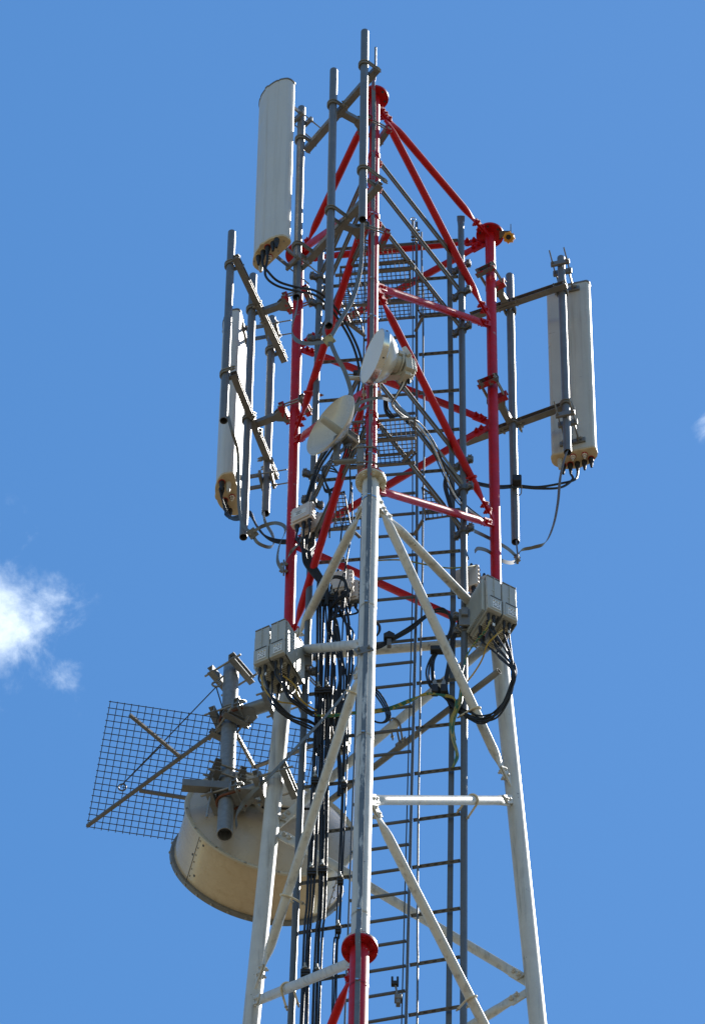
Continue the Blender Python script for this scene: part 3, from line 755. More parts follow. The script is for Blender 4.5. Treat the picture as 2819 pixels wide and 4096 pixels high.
# ------------------------------------------------------------------ open parabolic dish with stick feed
zs_ = onleg(F, 1842).z; stub = atZ(1346, 1848, zs_); fl = legp(F, zs_)
ax = V((-.75, -.64, -0.05)).normalized(); sd = ax.cross(Z).normalized(); vz = sd.cross(ax)
VX = atY(1366, 1732, stub.y - .02)
t_ = thing('parabolic_dish', 'white open parabolic dish with a stick feed on a short arm of the front leg', 'antenna', fl)
RD, DP = .252, .105
inner = [(.0 + DP * (r / RD) ** 2, r) for r in [RD * i / 14 for i in range(15)]]
dm = MB().lathe(VX, ax, inner + [(DP + .006, RD + .004), (DP - .004, RD + .007)] + [(h - .010, r) for h, r in reversed(inner[1:])], 64)
dm.build('reflector', 'dish', t_, smooth=50)
b = MB(); b.tube([VX, VX + ax * .17, VX + ax * .195, VX + ax * .203], [.030, .028, .024, .012], 20); b.build('feed_tube', 'cast', t_)
rr_ = VX - ax * .075
b = MB(); b.box(rr_, ax, sd, vz, .12, .085, .11); radio_ = b.build('radio_unit', 'cast', t_, bevel=.01)
vs_ = shared('vent_slot', MB().box(V((0, 0, 0)), X, Y, Z, .005, .06, .004), 'ink')
for k in range(9): inst('vent_slot', vs_, rr_ + ax * (.042 - .0105 * k) - vz * .0555, vz, radio_, x=ax)
for k in range(9):
    for e in (-1, 1): inst('vent_slot', vs_, rr_ + ax * (.042 - .0105 * k) + sd * (e * .0430), sd, radio_, x=ax)
b = MB(); q0 = VX - ax * .05 - vz * .06
b.box(q0 - vz * .0, ax, sd, vz, .05, .07, .03); b.tube([q0 + sd * .03, q0 - vz * .05 + sd * .03], .012, 10); b.tube([q0 - ax * .03, stub + Z * .10], .014, 10); b.build('tilt_bracket', 'galv', t_, bevel=.003)
b = MB(); b.tube([stub, stub + Z * (max(.1, (VX - stub).z - .04))], .026, 24); arm = (V((fl.x, fl.y, zs_)) - stub).normalized()
b.build('stub_pipe', 'galv', t_)
b = MB(); b.tube([stub - arm * .02, fl - arm * (RED_R + .05)], .021, 20, hollow=.003); b.build('side_arm', 'galv_dull', t_)
b = MB(); b.box(fl - arm * (RED_R + .035), arm, arm.cross(Z), Z, .05, .10, .30); jp = b.build('clamp_channel', 'galv_dull', t_, bevel=.003)
for h in (-.11, .11): ubolt('u_bolt', fl + Z * h, -arm, RED_R + .005, .10, jp, .007)

# ------------------------------------------------------------------ orange obstruction light at the right flange
p = legp(R, ZT - .02) + V((.118, -.02, .01))
t_ = thing('obstruction_light', 'small orange lamp housing on a bracket beside the right leg flange', 'warning light', p)
b = MB(); b.box(p + V((.0, 0, .0)), X, Y, Z, .09, .06, .006); b.box(p + V((.045, 0, .03)), X, Y, Z, .006, .09, .12); b.build('bracket', 'galv_dull', t_)
c = p + V((.030, -.01, -.075)); b = MB(); b.lathe(c, V((-.1, -.55, -.83)), [(-.05, 0), (-.05, .03), (-.03, .042), (.03, .042), (.036, .036), (.04, 0)], 20); b.build('housing', 'orange', t_)
b = MB()
for k in range(8):
    a = k * math.pi / 4; d_ = V((-.1, -.55, -.83)).normalized(); s_ = d_.orthogonal().normalized(); u_ = d_.cross(s_); b.box(c + (s_ * math.cos(a) + u_ * math.sin(a)) * .042, d_, s_ * math.cos(a) + u_ * math.sin(a), s_ * -math.sin(a) + u_ * math.cos(a), .05, .012, .012)
b.build('rib', 'orange', t_)
b = MB(); b.tube([c + V((-.1, -.55, -.83)) * .04, c + V((-.1, -.55, -.83)) * .055], .02, 12); b.build('gland', 'rubber', t_)

# ------------------------------------------------------------------ remote radio units
def rru(label, corner, nf, w=.125, d=.285, h=.48, fins=(), sheet=()):
    """corner: rear bottom left corner; nf: direction the front faces"""
    nf = V((nf[0], nf[1], 0)).normalized(); wd_ = V((-nf.y, nf.x, 0)); o = V(corner)
    P = lambda a, b, c: o + wd_ * a + nf * b + Z * c
    t = thing('radio_unit', label, 'radio unit', P(w / 2, d / 2, 0), 'grey remote radio units below the red section')
    B = lambda c, sx, sy, sz: MB().box(c, wd_, nf, Z, sx, sy, sz)
    g_ = .004
    B(P(w / 2, d * .5, h / 2 + .01), w - 2 * g_ - .02, d - .03, h - .05).build('body', 'radio', t, bevel=.006)
    B(P(w / 2, d - .009, h * .71), w - 2 * g_, .022, h * .56).build('front_cover', 'radio', t, bevel=.006)
    B(P(w * .5, d + .0065, h * .71), .0025, .012, h * .54).build('cover_ridge', 'radio_fin', t)
    B(P(w / 2, d - .004, h * .225), w - 2 * g_, .034, h * .39).build('service_box', 'radio', t, bevel=.006)
    door = B(P(w / 2 + .004, d + .0145, h * .235), w * .74, .006, h * .34).build('service_door', 'radio', t, bevel=.003)
    B(P(w / 2 + .004, d + .0182, h * .385), w * .70, .003, .012).build('door_gap', 'ink', door)
    st = B(P(w / 2 + .010, d + .0186, h * .19), w * .52, .002, h * .22).build('rating_label', 'sticker', door)
    pr = MB()
    for r_ in range(3):
        for c_ in range(4):
            if (r_ * 7 + c_ * 3) % 5: pr.box(P(w / 2 - .012 + c_ * .014, d + .0202, h * .23 - r_ * .022), wd_, nf, Z, .010 if (r_ + c_) % 2 else .006, .0012, .006)
    pr.box(P(w / 2 + .010, d + .0202, h * .115), wd_, nf, Z, w * .42, .0012, .004)
    pr.build('label_print', 'ink', door)
    tri = MB()
    for c_ in range(3):
        q = P(w / 2 - .012 + .022 * c_, d + .0200, h * .262); tri.prism([(-.008, 0), (.008, 0), (0, .014)], q, wd_, Z, nf, .0012)
    tri.build('warning_triangle', 'yellow', door)
    hd = MB(); hd.box(P(w / 2, d - .02, h + .004), wd_, nf, Z, w - .012, .05, .012); hd.build('carry_handle', 'galv_dull', t, bevel=.003)
    vent = MB(); vent.tube([P(w * .45, d + .004, h * .62), P(w * .45, d + .006, h * .62)], .010, 12); vent.build('emblem', 'radio_fin', t)
    # cooling fins along both sides, each its own plate
    fm = {}
    for side in fins:
        nfin = 16
        for k in range(nfin):
            key = 'fin'
            if key not in fm: fm[key] = shared('fin', MB().box(V((0, 0, 0)), X, Y, Z, .022, .0035, h - .06), 'radio_fin')
            inst('fin', fm[key], P(-.006 if side < 0 else w + .006, .012 + (d - .05) * k / (nfin - 1), h * .52), Z, t, x=wd_)
    for side in sheet:
        xs_ = w + .003 if side > 0 else -.003
        so = B(P(xs_, d * .47, h * .5), .004, d * .98, h * .96).build('side_cover', 'radio', t, bevel=.001)
        hx = xs_ + (.0025 if side > 0 else -.0025)
        mk = MB()
        for (fb, fc, r_) in ((.72, .70, .006), (.66, .62, .006), (.28, .40, .005), (.22, .30, .005)): mk.tube([P(hx - .001, d * fb, h * fc), P(hx + .001, d * fb, h * fc)], r_, 10)
        mk.build('vent_hole', 'ink', so)
        mk = MB(); mk.box(P(hx, d * .42, h * .48), wd_, nf, Z, .0015, .012, .04); mk.box(P(hx, d * .18, h * .17), wd_, nf, Z, .0015, .010, .07); mk.build('bright_slot', 'sticker', so)
    # underside: grille bars and connectors
    gr = MB()
    for k in range(13): gr.box(P(w * .5, .03 + k * .0155, -.012 + .02), wd_, nf, Z, w * .52, .006, .034)
    gr.build('underside_grille', 'cast', t)
    cn_ = []
    for (a, b_, r_) in ((.28, d - .035, .012), (.62, d - .035, .014), (.78, d * .62, .015), (.30, d * .45, .015), (.72, d * .25, .015)):
        q = P(w * a, b_, .012); o2 = MB().tube([q, q - Z * .03, q - Z * .035, q - Z * .075, q - Z * .095], [r_, r_, r_ * .8, r_ * .75, r_ * .5], 12).build('connector_boot', 'rubber', t); cn_.append(q - Z * .09)
    tg = MB(); tg.box(cn_[1] - Z * .02, wd_, nf, Z, .018, .006, .04); tg.build('cable_tag', 'sticker', t)
    # mounting foot at the rear
    for fh in (.25, .8): MB().box(P(w / 2, -.02, h * fh), wd_, nf, Z, w * .8, .05, .06).build('mounting_foot', 'galv_dull', t, bevel=.004)
    return t, cn_
def rru_pair(px, py, Yc, nf, l0, l1, which):
    n_ = V((nf[0], nf[1], 0)).normalized(); w_ = V((-n_.y, n_.x, 0)); c = atY(px, py, Yc)
    if which == 'right_corner': c = c - w_ * .256
    a = rru(l0, c, nf, fins=(-1,), sheet=()); b = rru(l1, c + w_ * .1265, nf, fins=(), sheet=(1,))
    return a, b
ll, lr = rru_pair(1216, 2737, .16, (-.456, -.89), 'outer, left one of two joined grey radio units by the left leg', 'inner, right one of two joined grey radio units by the left leg', 'right_corner')
rl, rr2 = rru_pair(1866, 2556, .10, (.48, -.876), 'finned, left one of two joined grey radio units by the right leg', 'outer, right one of two joined grey radio units by the right leg', 'left_corner')
bl = rru('dark grey radio unit behind the black cable bundle, turned away from the viewer', atY(1345, 2880, .34), (.35, .94), fins=(-1,), sheet=(1,))
# pipe bracket behind each pair
for (pf, py, lab) in ((pipeL, 2660, 'left'), (pipeR, 2500, 'right')):
    z = zrow(pf, py); c = pf(z); b = MB()
    t_ = thing('radio_bracket', 'bolted steel bracket holding the %s pair of radio units to the %s side pipe' % (lab, lab), 'bracket', c - Z * .1)
    for h in (-.09, .12):
        split_clamp(c + Z * h, Z, V((0, -1, 0)), t_, m='galv')
    b.box(c + V((0, -.060, 0)), X, Y, Z, .085, .018, .22); b.box(c + V((.0, -.075, .05)), X, Y, Z, .05, .03, .10); b.build('plate', 'galv_dull', t_, bevel=.004)
    rods = MB()
    for h in (-.11, -.07, .10): rods.tube([c + V((-.06, -.05, h)), c + V((.09, .10, h - .05))], .006, 8)
    rods.build('threaded_rod', 'bolt', t_)

# ------------------------------------------------------------------ small filter boxes
def fbox(label, c, nf, w=.17, h=.22, d=.05, lab=True, m='box'):
    nf = V((nf[0], nf[1], 0)).normalized(); wd_ = V((-nf.y, nf.x, 0)); t = thing('filter_box', label, 'box', c - Z * (h / 2), 'pale cast filter boxes on the ladder frame')
    B = lambda a, b, e, sx, sy, sz: MB().box(c + wd_ * a + nf * b + Z * e, wd_, nf, Z, sx, sy, sz)
    bd = B(0, 0, 0, w, d, h).build('casing', m, t, bevel=.008)
    B(0, d / 2 + .006, 0, w * .86, .014, h * .86).build('lid', m, t, bevel=.006)
    for k in range(5):
        for e in (-1, 1): B(e * (w / 2 + .002), 0, -h * .4 + k * h * .2, .012, d * .9, .014).build('lug', m, bd)
    if lab:
        B(-.005, d / 2 + .0142, -.01, w * .62, .002, h * .30).build('type_label', 'sticker', t)
        pm = MB()
        for k in range(4): pm.box(c + wd_ * (-.02 + .008 * (k % 2)) + nf * (d / 2 + .0157) + Z * (.012 - .012 * k), wd_, nf, Z, .05 - .01 * (k % 3), .001, .004)
        pm.build('label_print', 'ink', t)
    out = []
    for k, a in enumerate((-.28, .05, .34)):
        q = c + wd_ * (w * a) - Z * (h / 2); MB().tube([q, q - Z * .02, q - Z * .022, q - Z * .07, q - Z * .09], [.018, .018, .014, .013, .009], 12).build('connector_boot', 'rubber', t); out.append(q - Z * .085)
    for k, a in enumerate((-.2, .2)):
        q = c + wd_ * (w * a) + Z * (h / 2); MB().tube([q, q + Z * .04, q + Z * .06], [.014, .013, .009], 12).build('connector_boot', 'rubber', t)
    MB().box(c - nf * (d / 2 + .02), wd_, nf, Z, .05, .05, h * .6).build('mounting_foot', 'galv_dull', t)
    return out
ca = atY(1212, 2062, .06); na = (-.49, -.87)
fa = fbox('front pale filter box with white label beside the left red leg', ca, na)
fa2 = fbox('rear pale filter box tucked behind the labelled one by the left red leg', ca + V((.075, .085, -.01)), na, lab=False)
cb = atY(1368, 2332, .12); nb = (-.22, -.97)
fb = fbox('front pale filter box hanging above the black cables left of the front leg', cb, nb, w=.15, h=.27, lab=False)
fb2 = fbox('rear pale filter box stepped behind the one above the black cables', cb + V((.05, .085, .0)), nb, w=.15, h=.27, lab=False)
cc = atY(1866, 2318, .24); nc = (.35, .94)
fc = fbox('near pale filter box behind the right side pipe', cc, nc, w=.18, h=.28, lab=False)
fc2 = fbox('far pale filter box behind the right side pipe, next to the red leg', cc + V((.10, .08, .0)), nc, w=.15, h=.28, lab=False)

# ------------------------------------------------------------------ large shrouded dish and its support
zu = onleg(L, 2795).z; zl = onleg(L, 3138).z
SP = vpole(918, 2868, zu, 2668, 3338); SPX = V((SP[0].x, SP[0].y, 0))
t_ = thing('dish_support_pipe', 'thick galvanised upright pipe holding the large drum dish, arms clamped to the left leg', 'antenna mount', SP[1])
MB().tube([SP[1], SP[0].lerp(SP[1], .5), SP[0]], .056, 40, hollow=.006).build('pipe', 'galv_spangle', t_)
def at_sp(py): return V((SPX.x, SPX.y, z_on(SPX.x, SPX.y, py)))
def jaw_pair(c, d, r, parent, wide=.26, hgt=.075, m='galv_spangle', rod=.16):
    d = V((d.x, d.y, 0)).normalized(); s_ = d.cross(Z)
    for e in (1, -1):
        p = c + d * (e * (r + .018)); o = MB().channel(p - s_ * (wide / 2), p + s_ * (wide / 2), .04, hgt, .007, open_dir=1 if (s_.cross(Z)).dot(d * e) > 0 else -1).build('jaw', m, parent)
        for f_ in (-1, 1): inst('nut', NUT['bolt'], p + s_ * (f_ * (wide / 2 - .03)) + d * (e * .012), d * e, o, scale=1.4)
    b = MB()
    for f_ in (-1, 1): b.tube([c + s_ * (f_ * (wide / 2 - .03)) - d * rod, c + s_ * (f_ * (wide / 2 - .03)) + d * rod], .008, 10)
    b.build('threaded_rod', 'bolt', parent)
jaw_pair(at_sp(2700), V((.75, -.55, 0)), .056, t_)
for z in (zu, zl):
    c = V((SPX.x, SPX.y, z)); l = legp(L, z); d = (l - c); d.z = 0; d.normalize()
    MB().tube([c + d * .11, l - d * .09], .052, 32).build('arm', 'galv_spangle', t_)
    b = MB(); b.box(c + d * .105, d, d.cross(Z), Z, .012, .20, .16); b.prism([(-.10, 0), (.10, 0), (.05, .10), (-.05, .10)], c + d * .10 - Z * .055, d.cross(Z), d, Z, .008); b.box(c + d * .075, d, d.cross(Z), Z, .05, .18, .09); b.build('end_plate', 'galv_spangle', t_, bevel=.003)
    ub = ubolt('u_bolt', c + Z * .05, d, .056, .13, t_, .010); ubolt('u_bolt', c - Z * .05, d, .056, .13, t_, .010, 'rust')
    jaw_pair(c, d, .056, t_, wide=.22)
    jaw_pair(l, d, WHT_R + .005, t_, wide=.26, hgt=.10, rod=.17)
    q = l - d * .085; b = MB(); b.box(q, d, d.cross(Z), Z, .012, .17, .20); b.build('end_plate', 'galv_spangle', t_)
zb_ = at_sp(3178).z; e0 = atZ(730, 3148, zb_); e1 = V((SPX.x, SPX.y, zb_)) + V((.07, -.075, 0)); e0 = V((e0.x, e0.y - .0, zb_))
MB().channel(e0 + V((0, -.04, 0)), e1, .05, .085, .007, open_dir=-1).build('side_bar', 'galv_dull', t_)
MB().tube([at_sp(3120) + V((-.09, -.05, 0)), at_sp(3290) + V((-.13, -.04, 0))], .009, 10).build('threaded_rod', 'bolt', t_)

ax = V((-.25, .968, 0)).normalized(); CB = atY(1085, 3297, 1.0); sd = ax.cross(Z); RB = .605
t_ = thing('drum_dish', 'large cream shrouded drum dish behind the left white leg, facing away', 'antenna', CB - Z * RB)
def par(r): return -.17 * (1 - (r / RB) ** 2)
bk = MB().lathe(CB, ax, [(par(0) - .0, 0.0)] + [(par(RB * i / 14), RB * i / 14) for i in range(1, 15)], 96).build('reflector', 'drum_back', t_, smooth=50)
MB().lathe(CB, ax, [(-.004, RB - .01), (-.012, RB + .004), (-.010, RB + .026), (.004, RB + .028), (.008, RB + .004)], 96).build('reflector_rim', 'cast', t_)
sh = MB().lathe(CB, ax, [(.0, RB - .004), (.02, RB + .001), (.40, RB + .001)], 96).build('shroud', 'shroud', t_)
MB().lathe(CB, ax, [(.395, RB + .001), (.396, RB + .024), (.402, RB + .028), (.43, RB + .028), (.436, RB + .02), (.436, RB - .02)], 96).build('front_rim', 'galv_dull', t_)
MB().lathe(CB, ax, [(.432, RB + .01), (.455, RB * .7), (.46, 0)], 64).build('radome', 'radome', t_)
rv = shared('rivet', MB().tube([V((0, 0, -.003)), V((0, 0, .004)), V((0, 0, .006))], [.008, .008, .004], 8), 'bolt')
rvd = shared('rivet_hole', MB().tube([V((0, 0, -.003)), V((0, 0, .0015))], .0095, 10), 'ink')
def rad_dir(a): return sd * math.cos(a) + Z * math.sin(a)
for k in range(30):
    a = 2 * math.pi * k / 30; inst('clip', rv, CB + ax * .415 + rad_dir(a) * (RB + .029), rad_dir(a), sh, scale=1.3)
for a in (-2.72 + .16, -.55):
    d_ = rad_dir(a); tn = ax.cross(d_); b = MB(); b.box(CB + ax * .205 + d_ * (RB + .002), ax, tn, d_, .385, .004, .004); b.build('seam', 'galv_dull', sh)
    for q in range(6):
        inst('rivet', rv, CB + ax * (.05 + .06 * q) + rad_dir(a + .03) * (RB + .001), d_, sh, scale=.8)
        if q % 2 == 0: inst('rivet_hole', rvd, CB + ax * (.06 + .13 * q / 2) + rad_dir(a + (.10 if q != 2 else -.03)) * (RB + .001), d_, sh)
for k in range(16): inst('rim_bolt', rv, CB - ax * .013 + rad_dir(2 * math.pi * k / 16 + .1) * (RB + .016), -ax, bk)
hub = CB + ax * par(0)
b = MB(); b.tube([hub + ax * .03, hub - ax * .02], .17, 40); b.tube([hub - ax * .018, hub - ax * .05], .11, 32); b.build('hub', 'dish', t_, bevel=.003)
ptz = V((SPX.x, SPX.y, CB.z + .10)); ptb = V((SPX.x, SPX.y, CB.z - .02))
b = MB()
for q in (ptz + Z * .07, ptb):
    dd = (hub - q); dd.z = 0; b.bar(q + dd.normalized() * .05, V((hub.x, hub.y, q.z)) - ax * .01, .05, .09)
b.box(hub - ax * .05 + Z * .03, ax, sd, Z, .06, .26, .30)
b.build('mount_frame', 'dish', t_, bevel=.004)
for h in (.08, .19): jaw_pair(V((SPX.x, SPX.y, CB.z + h)), hub - V((SPX.x, SPX.y, hub.z)), .056, t_, wide=.18, hgt=.05, m='galv_dull')
b = MB(); b.tube(spline([hub - ax * .06 + V((-.05, 0, -.1)), hub - ax * .08 + V((-.12, 0, -.16)), hub - ax * .09 + V((0, -.02, -.22)), hub - ax * .1 + V((.22, 0, -.2)), hub - ax * .06 + V((.26, 0, -.05))], 6), .009, 10); b.build('feed_cable', 'black', t_)
# right hand stay of the dish: long pipe across the mast
s0 = atY(1318, 3204, 1.12); s1 = atZ(1995, 2684, s0.z)
t_ = thing('stay_pipe', 'long thin dark grey pipe crossing the mast at an angle below the radio units', 'pipe', s0)
MB().tube([s0, s0.lerp(s1, .5), s1], .0235, 24, hollow=.004).build('pipe', 'galv_dull', t_)
A_, B_ = onleg(R, 2545), onleg(L, 3318); cc_ = ray_near(1588, 2900, A_, B_)
ubolt('u_bolt', cc_, V((.2, .98, .1)), wd + .004, .14, t_, .007, ax=(B_ - A_).normalized())
q = s0.lerp(s1, .42); b = MB(); b.box(q + Z * .02, (s1 - s0).normalized(), Y, Z, .10, .07, .03); b.tube([q, cc_ + Z * .05], .007, 8); b.build('clamp_plate', 'galv_dull', t_)

# ------------------------------------------------------------------ ice shield
zi = at_sp(2908).z; I0 = atZ(442, 2808, zi); I1 = atZ(1268, 2932, zi); I2 = atZ(336, 3306, zi); eu = (I1 - I0); ev = (I2 - I0); lu, lv = eu.length, ev.length; eu.normalize(); ev = (ev - eu * ev.dot(eu)).normalized()
t_ = thing('ice_shield', 'flat square wire mesh guard with bar frame above the large drum dish', 'mesh guard', I0)
nu, nv = 29, 20
wu = shared('wire_long', MB().tube([V((-.01, 0, 0)), V((lu + .01, 0, 0))], .0031, 6), 'wire'); wv = shared('wire_short', MB().tube([V((-.01, 0, 0)), V((lv + .01, 0, 0))], .0031, 6), 'wire')
for k in range(nv + 1): inst('wire', wu, I0 + ev * (lv * k / nv) + Z * .006, Z, t_, x=eu)
for k in range(nu + 1): inst('wire', wv, I0 + eu * (lu * k / nu), Z, t_, x=ev)
def zbar(a, b_, w=.024, h=.022, nm='frame_bar'): return MB().bar(atZ(*a, zi - .022), atZ(*b_, zi - .022), w, h).build(nm, 'galv_dull', t_)
zbar((350, 3304), (905, 2897)); zbar((520, 2860), (722, 3028)); zbar((558, 3162), (745, 3192)); zbar((948, 2940), (1018, 3070)); zbar((1018, 3068), (1262, 2978)); zbar((905, 2897), (948, 2940))
jaw_pair(V((SPX.x, SPX.y, zi - .015)), V((.5, -.86, 0)), .056, t_, wide=.20, hgt=.05, m='galv_dull')
rp = at_sp(2752) + V((-.10, -.03, 0)); gp = atZ(489, 3164, zi - .03)
b = MB(); b.tube([rp + V((.032 * math.cos(a), 0, .032 * math.sin(a))) for a in [i * math.pi / 8 for i in range(17)]], .008, 8); b.tube([rp + Z * .03, at_sp(2715) + V((-.06, -.02, 0))], .007, 8); b.build('eye_bolt', 'galv_dull', t_)
b = MB(); b.tube([gp + V((.028 * math.cos(a), 0, .045 * math.sin(a) + .05)) for a in [i * math.pi / 8 for i in range(17)]], .006, 8); b.build('shackle', 'galv', t_)
wr = MB(); wr.tube([rp - Z * .03, gp + Z * .09], .0045, 8); md = gp.lerp(rp, .42); wr.tube([md + V((.0, 0, .012)), gp + Z * .07 + V((-.01, 0, 0))], .004, 8)
for k in range(3): wr.tube([md + V((.0, 0, 0)), md + V((.05 - .03 * k, .0, -.05 + .03 * k))], .0025, 5)
wr.build('guy_wire', 'wire', t_)
wr = MB(); wr.tube([at_sp(2860) + V((-.05, -.06, 0)), rp - Z * .05], .005, 8); wr.build('guy_wire', 'wire', t_)

# ------------------------------------------------------------------ earthing tapes
FT = []     # tape down the face of the front leg
def leg_front(z, off):
    c = legp(F, z); return c + V((-.10, -.995, 0)) * off
zf0, zf1 = Z4, Z7
for z, o in ((ZT + .42, .028), (ZT + .28, .05), (ZT + .16, .080), (ZT + .06, .118), (ZT - .03, .114), (ZT - .10, .085), (ZT - .30, RED_R + .010), (ZT - .45, RED_R + .004)): FT.append(leg_front(z, o))
n_ = 26
for k in range(1, n_): FT.append(leg_front(ZT - .45 - (ZT - .45 - zf0 - .20) * k / n_, RED_R + .004 + random.uniform(0, .002)))
top_part = FT + [leg_front(zf0 + .14, RED_R + .02), leg_front(zf0 + .05, .114), leg_front(zf0 - .05, .117), leg_front(zf0 - .13, .085)]
w_part = [top_part[-1]] + [leg_front(zf0 - .24, WHT_R + .008)] + [leg_front(zf0 - .24 - (zf0 - .24 - zf1 - .2) * k / 24, WHT_R + .004 + random.uniform(0, .002)) for k in range(1, 24)] + [leg_front(zf1 + .12, WHT_R + .02), leg_front(zf1 + .045, .122), leg_front(zf1 - .05, .124), leg_front(zf1 - .16, .085)]
r_part = [w_part[-1]] + [leg_front(zf1 - .26 - .55 * k, .066) for k in range(11)]
t_ = thing('earthing_tape', 'long flat grey metal tape strapped down the face of the front leg', 'earthing tape', r_part[-1])
WX = V((.995, -.10, 0))
MB().strip(top_part, .030, .004, WX).build('tape', 'tape_red', t_); MB().strip(w_part, .034, .004, WX).build('tape', 'tape_white', t_); MB().strip(r_part, .034, .004, WX).build('tape', 'tape', t_)
for py, r_, mm in ((860, RED_R, 'alu'), (1268, RED_R, 'alu'), (1998, WHT_R, 'alu'), (2427, WHT_R, 'cream'), (2948, WHT_R, 'cream'), (3659, WHT_R, 'cream'), (3942, .062, 'red'), (1120, RED_R, 'red'), (1820, RED_R, 'alu')):
    c = onleg(F, py + 14); b = MB(); N_ = 40
    i0 = b.ring(c - Z * .008, X, Y, N_, r_ + .0045, r_ + .0075); i1 = b.ring(c + Z * .008, X, Y, N_, r_ + .0045, r_ + .0075); b.join(i0, i1, N_)
    bd = b.build('strap', mm, t_); MB().box(c + V((-.012, -(r_ + .012), 0)), X, Y, Z, .022, .010, .016).build('buckle', 'alu', bd)
def tape(label, pts, w=.030, m='tape', wdirs=None, name='earthing_tape'):
    """loose flat strip through (px,py,Y) points"""
    P = spline(px3(pts), 7); wd_ = wdirs or V((.3, -.5, .8))
    # keep the flat side turning gently: width direction stays near-normal to the bend plane
    o = MB().strip(P, w, .0035, wd_).build(name, m, loc=min(P, key=lambda p: p.z), smooth=60)
    return tag(o, label, 'earthing tape', 'grey flat earthing tapes')
YF = legp(F, Z4).y
tape('flat tape hanging in a curve from the tallest pipe down to a square joint plate', [(1449, 884, -1.25), (1447, 960, -1.22), (1440, 1080, -1.2), (1412, 1190, -1.18), (1362, 1280, -1.15), (1322, 1350, -1.12)], .032, wdirs=V((1, -.1, .25)))
tape('flat tape looping left from the square joint plate up to the shortest upper pipe', [(1192, 1195, -.80), (1186, 1240, -.82), (1168, 1300, -.88), (1172, 1345, -.95), (1205, 1370, -1.0), (1255, 1374, -1.05), (1318, 1362, -1.12)], .030, wdirs=V((0, -.5, 1)))
tape('short flat tape loop from the middle upper pipe end to the square joint plate', [(1312, 1290, -1.10), (1296, 1302, -1.11), (1294, 1330, -1.12), (1304, 1356, -1.12)], .028, wdirs=V((.6, -.8, .2)))
tape('flat tape running from the square joint plate behind the open dish to the leg', [(1320, 1366, -1.12), (1345, 1425, -1.1), (1376, 1480, -1.05), (1400, 1550, -1.0), (1410, 1610, -.96), (1440, 1640, -.93), (1470, 1620, -.93)], .032, wdirs=V((1, -.1, .2)))
tape('flat tape arching from a clip on the front leg to the right support bar', [(1400, 1640, -.95), (1440, 1612, -.95), (1478, 1598, -.93), (1520, 1592, -.90), (1560, 1604, -.80), (1610, 1640, -.66), (1680, 1712, -.45), (1760, 1810, -.2), (1850, 1935, .02)], .022, wdirs=V((.2, -.6, .8)))
pj = atY(1316, 1361, -1.125)
t_ = thing('joint_plate', 'square olive metal joint plate with corner bolts where three tapes meet', 'plate', pj)
nn = V((-.1, -.75, -.65)).normalized(); xx = V((.8, -.35, .48)); xx = (xx - nn * xx.dot(nn)).normalized(); yy = nn.cross(xx)
MB().box(pj, xx, yy, nn, .075, .075, .010).build('plate', 'olive', t_, bevel=.002)
for a in (-1, 1):
    for e in (-1, 1): inst('bolt', BOLT['bolt'], pj + xx * (a * .027) + yy * (e * .027), nn, t_, scale=.55)
# left side tapes
tape('narrow tape dropping from the outer left pipe to a small joint plate', [(912, 1664, .22), (930, 1730, .26), (950, 1800, .40), (954, 1900, .5), (956, 2020, .55), (970, 2095, .56), (1004, 2132, .56)], .024, wdirs=V((1, -.2, .1)))
tape('flat tape looping under the left antenna from the joint plate to the inner pipe', [(1010, 2136, .56), (1030, 2170, .57), (1070, 2188, .6), (1094, 2180, .65), (1090, 2140, .75), (1062, 2090, .9), (1054, 2050, .97)], .026, wdirs=V((.4, -.6, .5)))
tape('flat tape arching right from the left joint plate down to the red leg', [(1008, 2130, .56), (1050, 2105, .55), (1100, 2092, .52), (1136, 2104, .48), (1140, 2130, .46), (1118, 2180, .44), (1110, 2240, .44), (1128, 2280, .46)], .028, wdirs=V((.4, -.6, .5)))
tape('flat tape curling up from the red leg plate across to the ladder frame', [(1130, 2285, .45), (1140, 2250, .42), (1170, 2200, .36), (1215, 2165, .28), (1262, 2150, .2)], .022, wdirs=V((.4, -.6, .5)))
pj = atY(1010, 2134, .54); t_ = thing('joint_plate', 'small square metal joint plate below the left panel antenna', 'plate', pj)
MB().box(pj, xx, yy, nn, .072, .072, .010).build('plate', 'galv', t_, bevel=.002)
for a in (-1, 1): inst('bolt', BOLT['bolt'], pj + xx * (a * .02), nn, t_, scale=.6)
pj = onleg(L, 2290) + V((-.05, -.04, 0)); t_ = thing('joint_plate', 'narrow dark plate with bolts on the left red leg', 'plate', pj)
MB().box(pj, X, Y, Z, .012, .05, .16).build('plate', 'galv_dull', t_, bevel=.003)
for h in (-.05, .05): inst('bolt', BOLT['bolt'], pj + Z * h, X, t_)
# right side tapes
tape('long flat tape hanging from the right antenna pipe in a wide curve', [(2266, 1806, .44), (2252, 1850, .45), (2238, 1920, .48), (2230, 2010, .52), (2212, 2100, .56), (2180, 2170, .6), (2130, 2190, .62), (2085, 2200, .62), (2068, 2224, .61)], .028, wdirs=V((.6, -.7, .2)))
tape('upper of two flat tapes curving from the red leg to the right clip', [(1896, 2124, .20), (1930, 2140, .3), (1980, 2166, .42), (2030, 2195, .52), (2064, 2226, .6)], .028, wdirs=V((.1, -.6, .8)))
tape('lower of two flat tapes curving from the filter boxes to the right clip', [(1898, 2206, .2), (1912, 2194, .22), (1950, 2204, .3), (1990, 2235, .4), (2030, 2250, .5), (2058, 2246, .57), (2070, 2222, .6)], .028, wdirs=V((.1, -.6, .8)))
tape('thin tape running down beside the right pipe end to the clip', [(2064, 2160, .61), (2066, 2190, .61), (2070, 2226, .61)], .012, wdirs=V((1, 0, 0)))
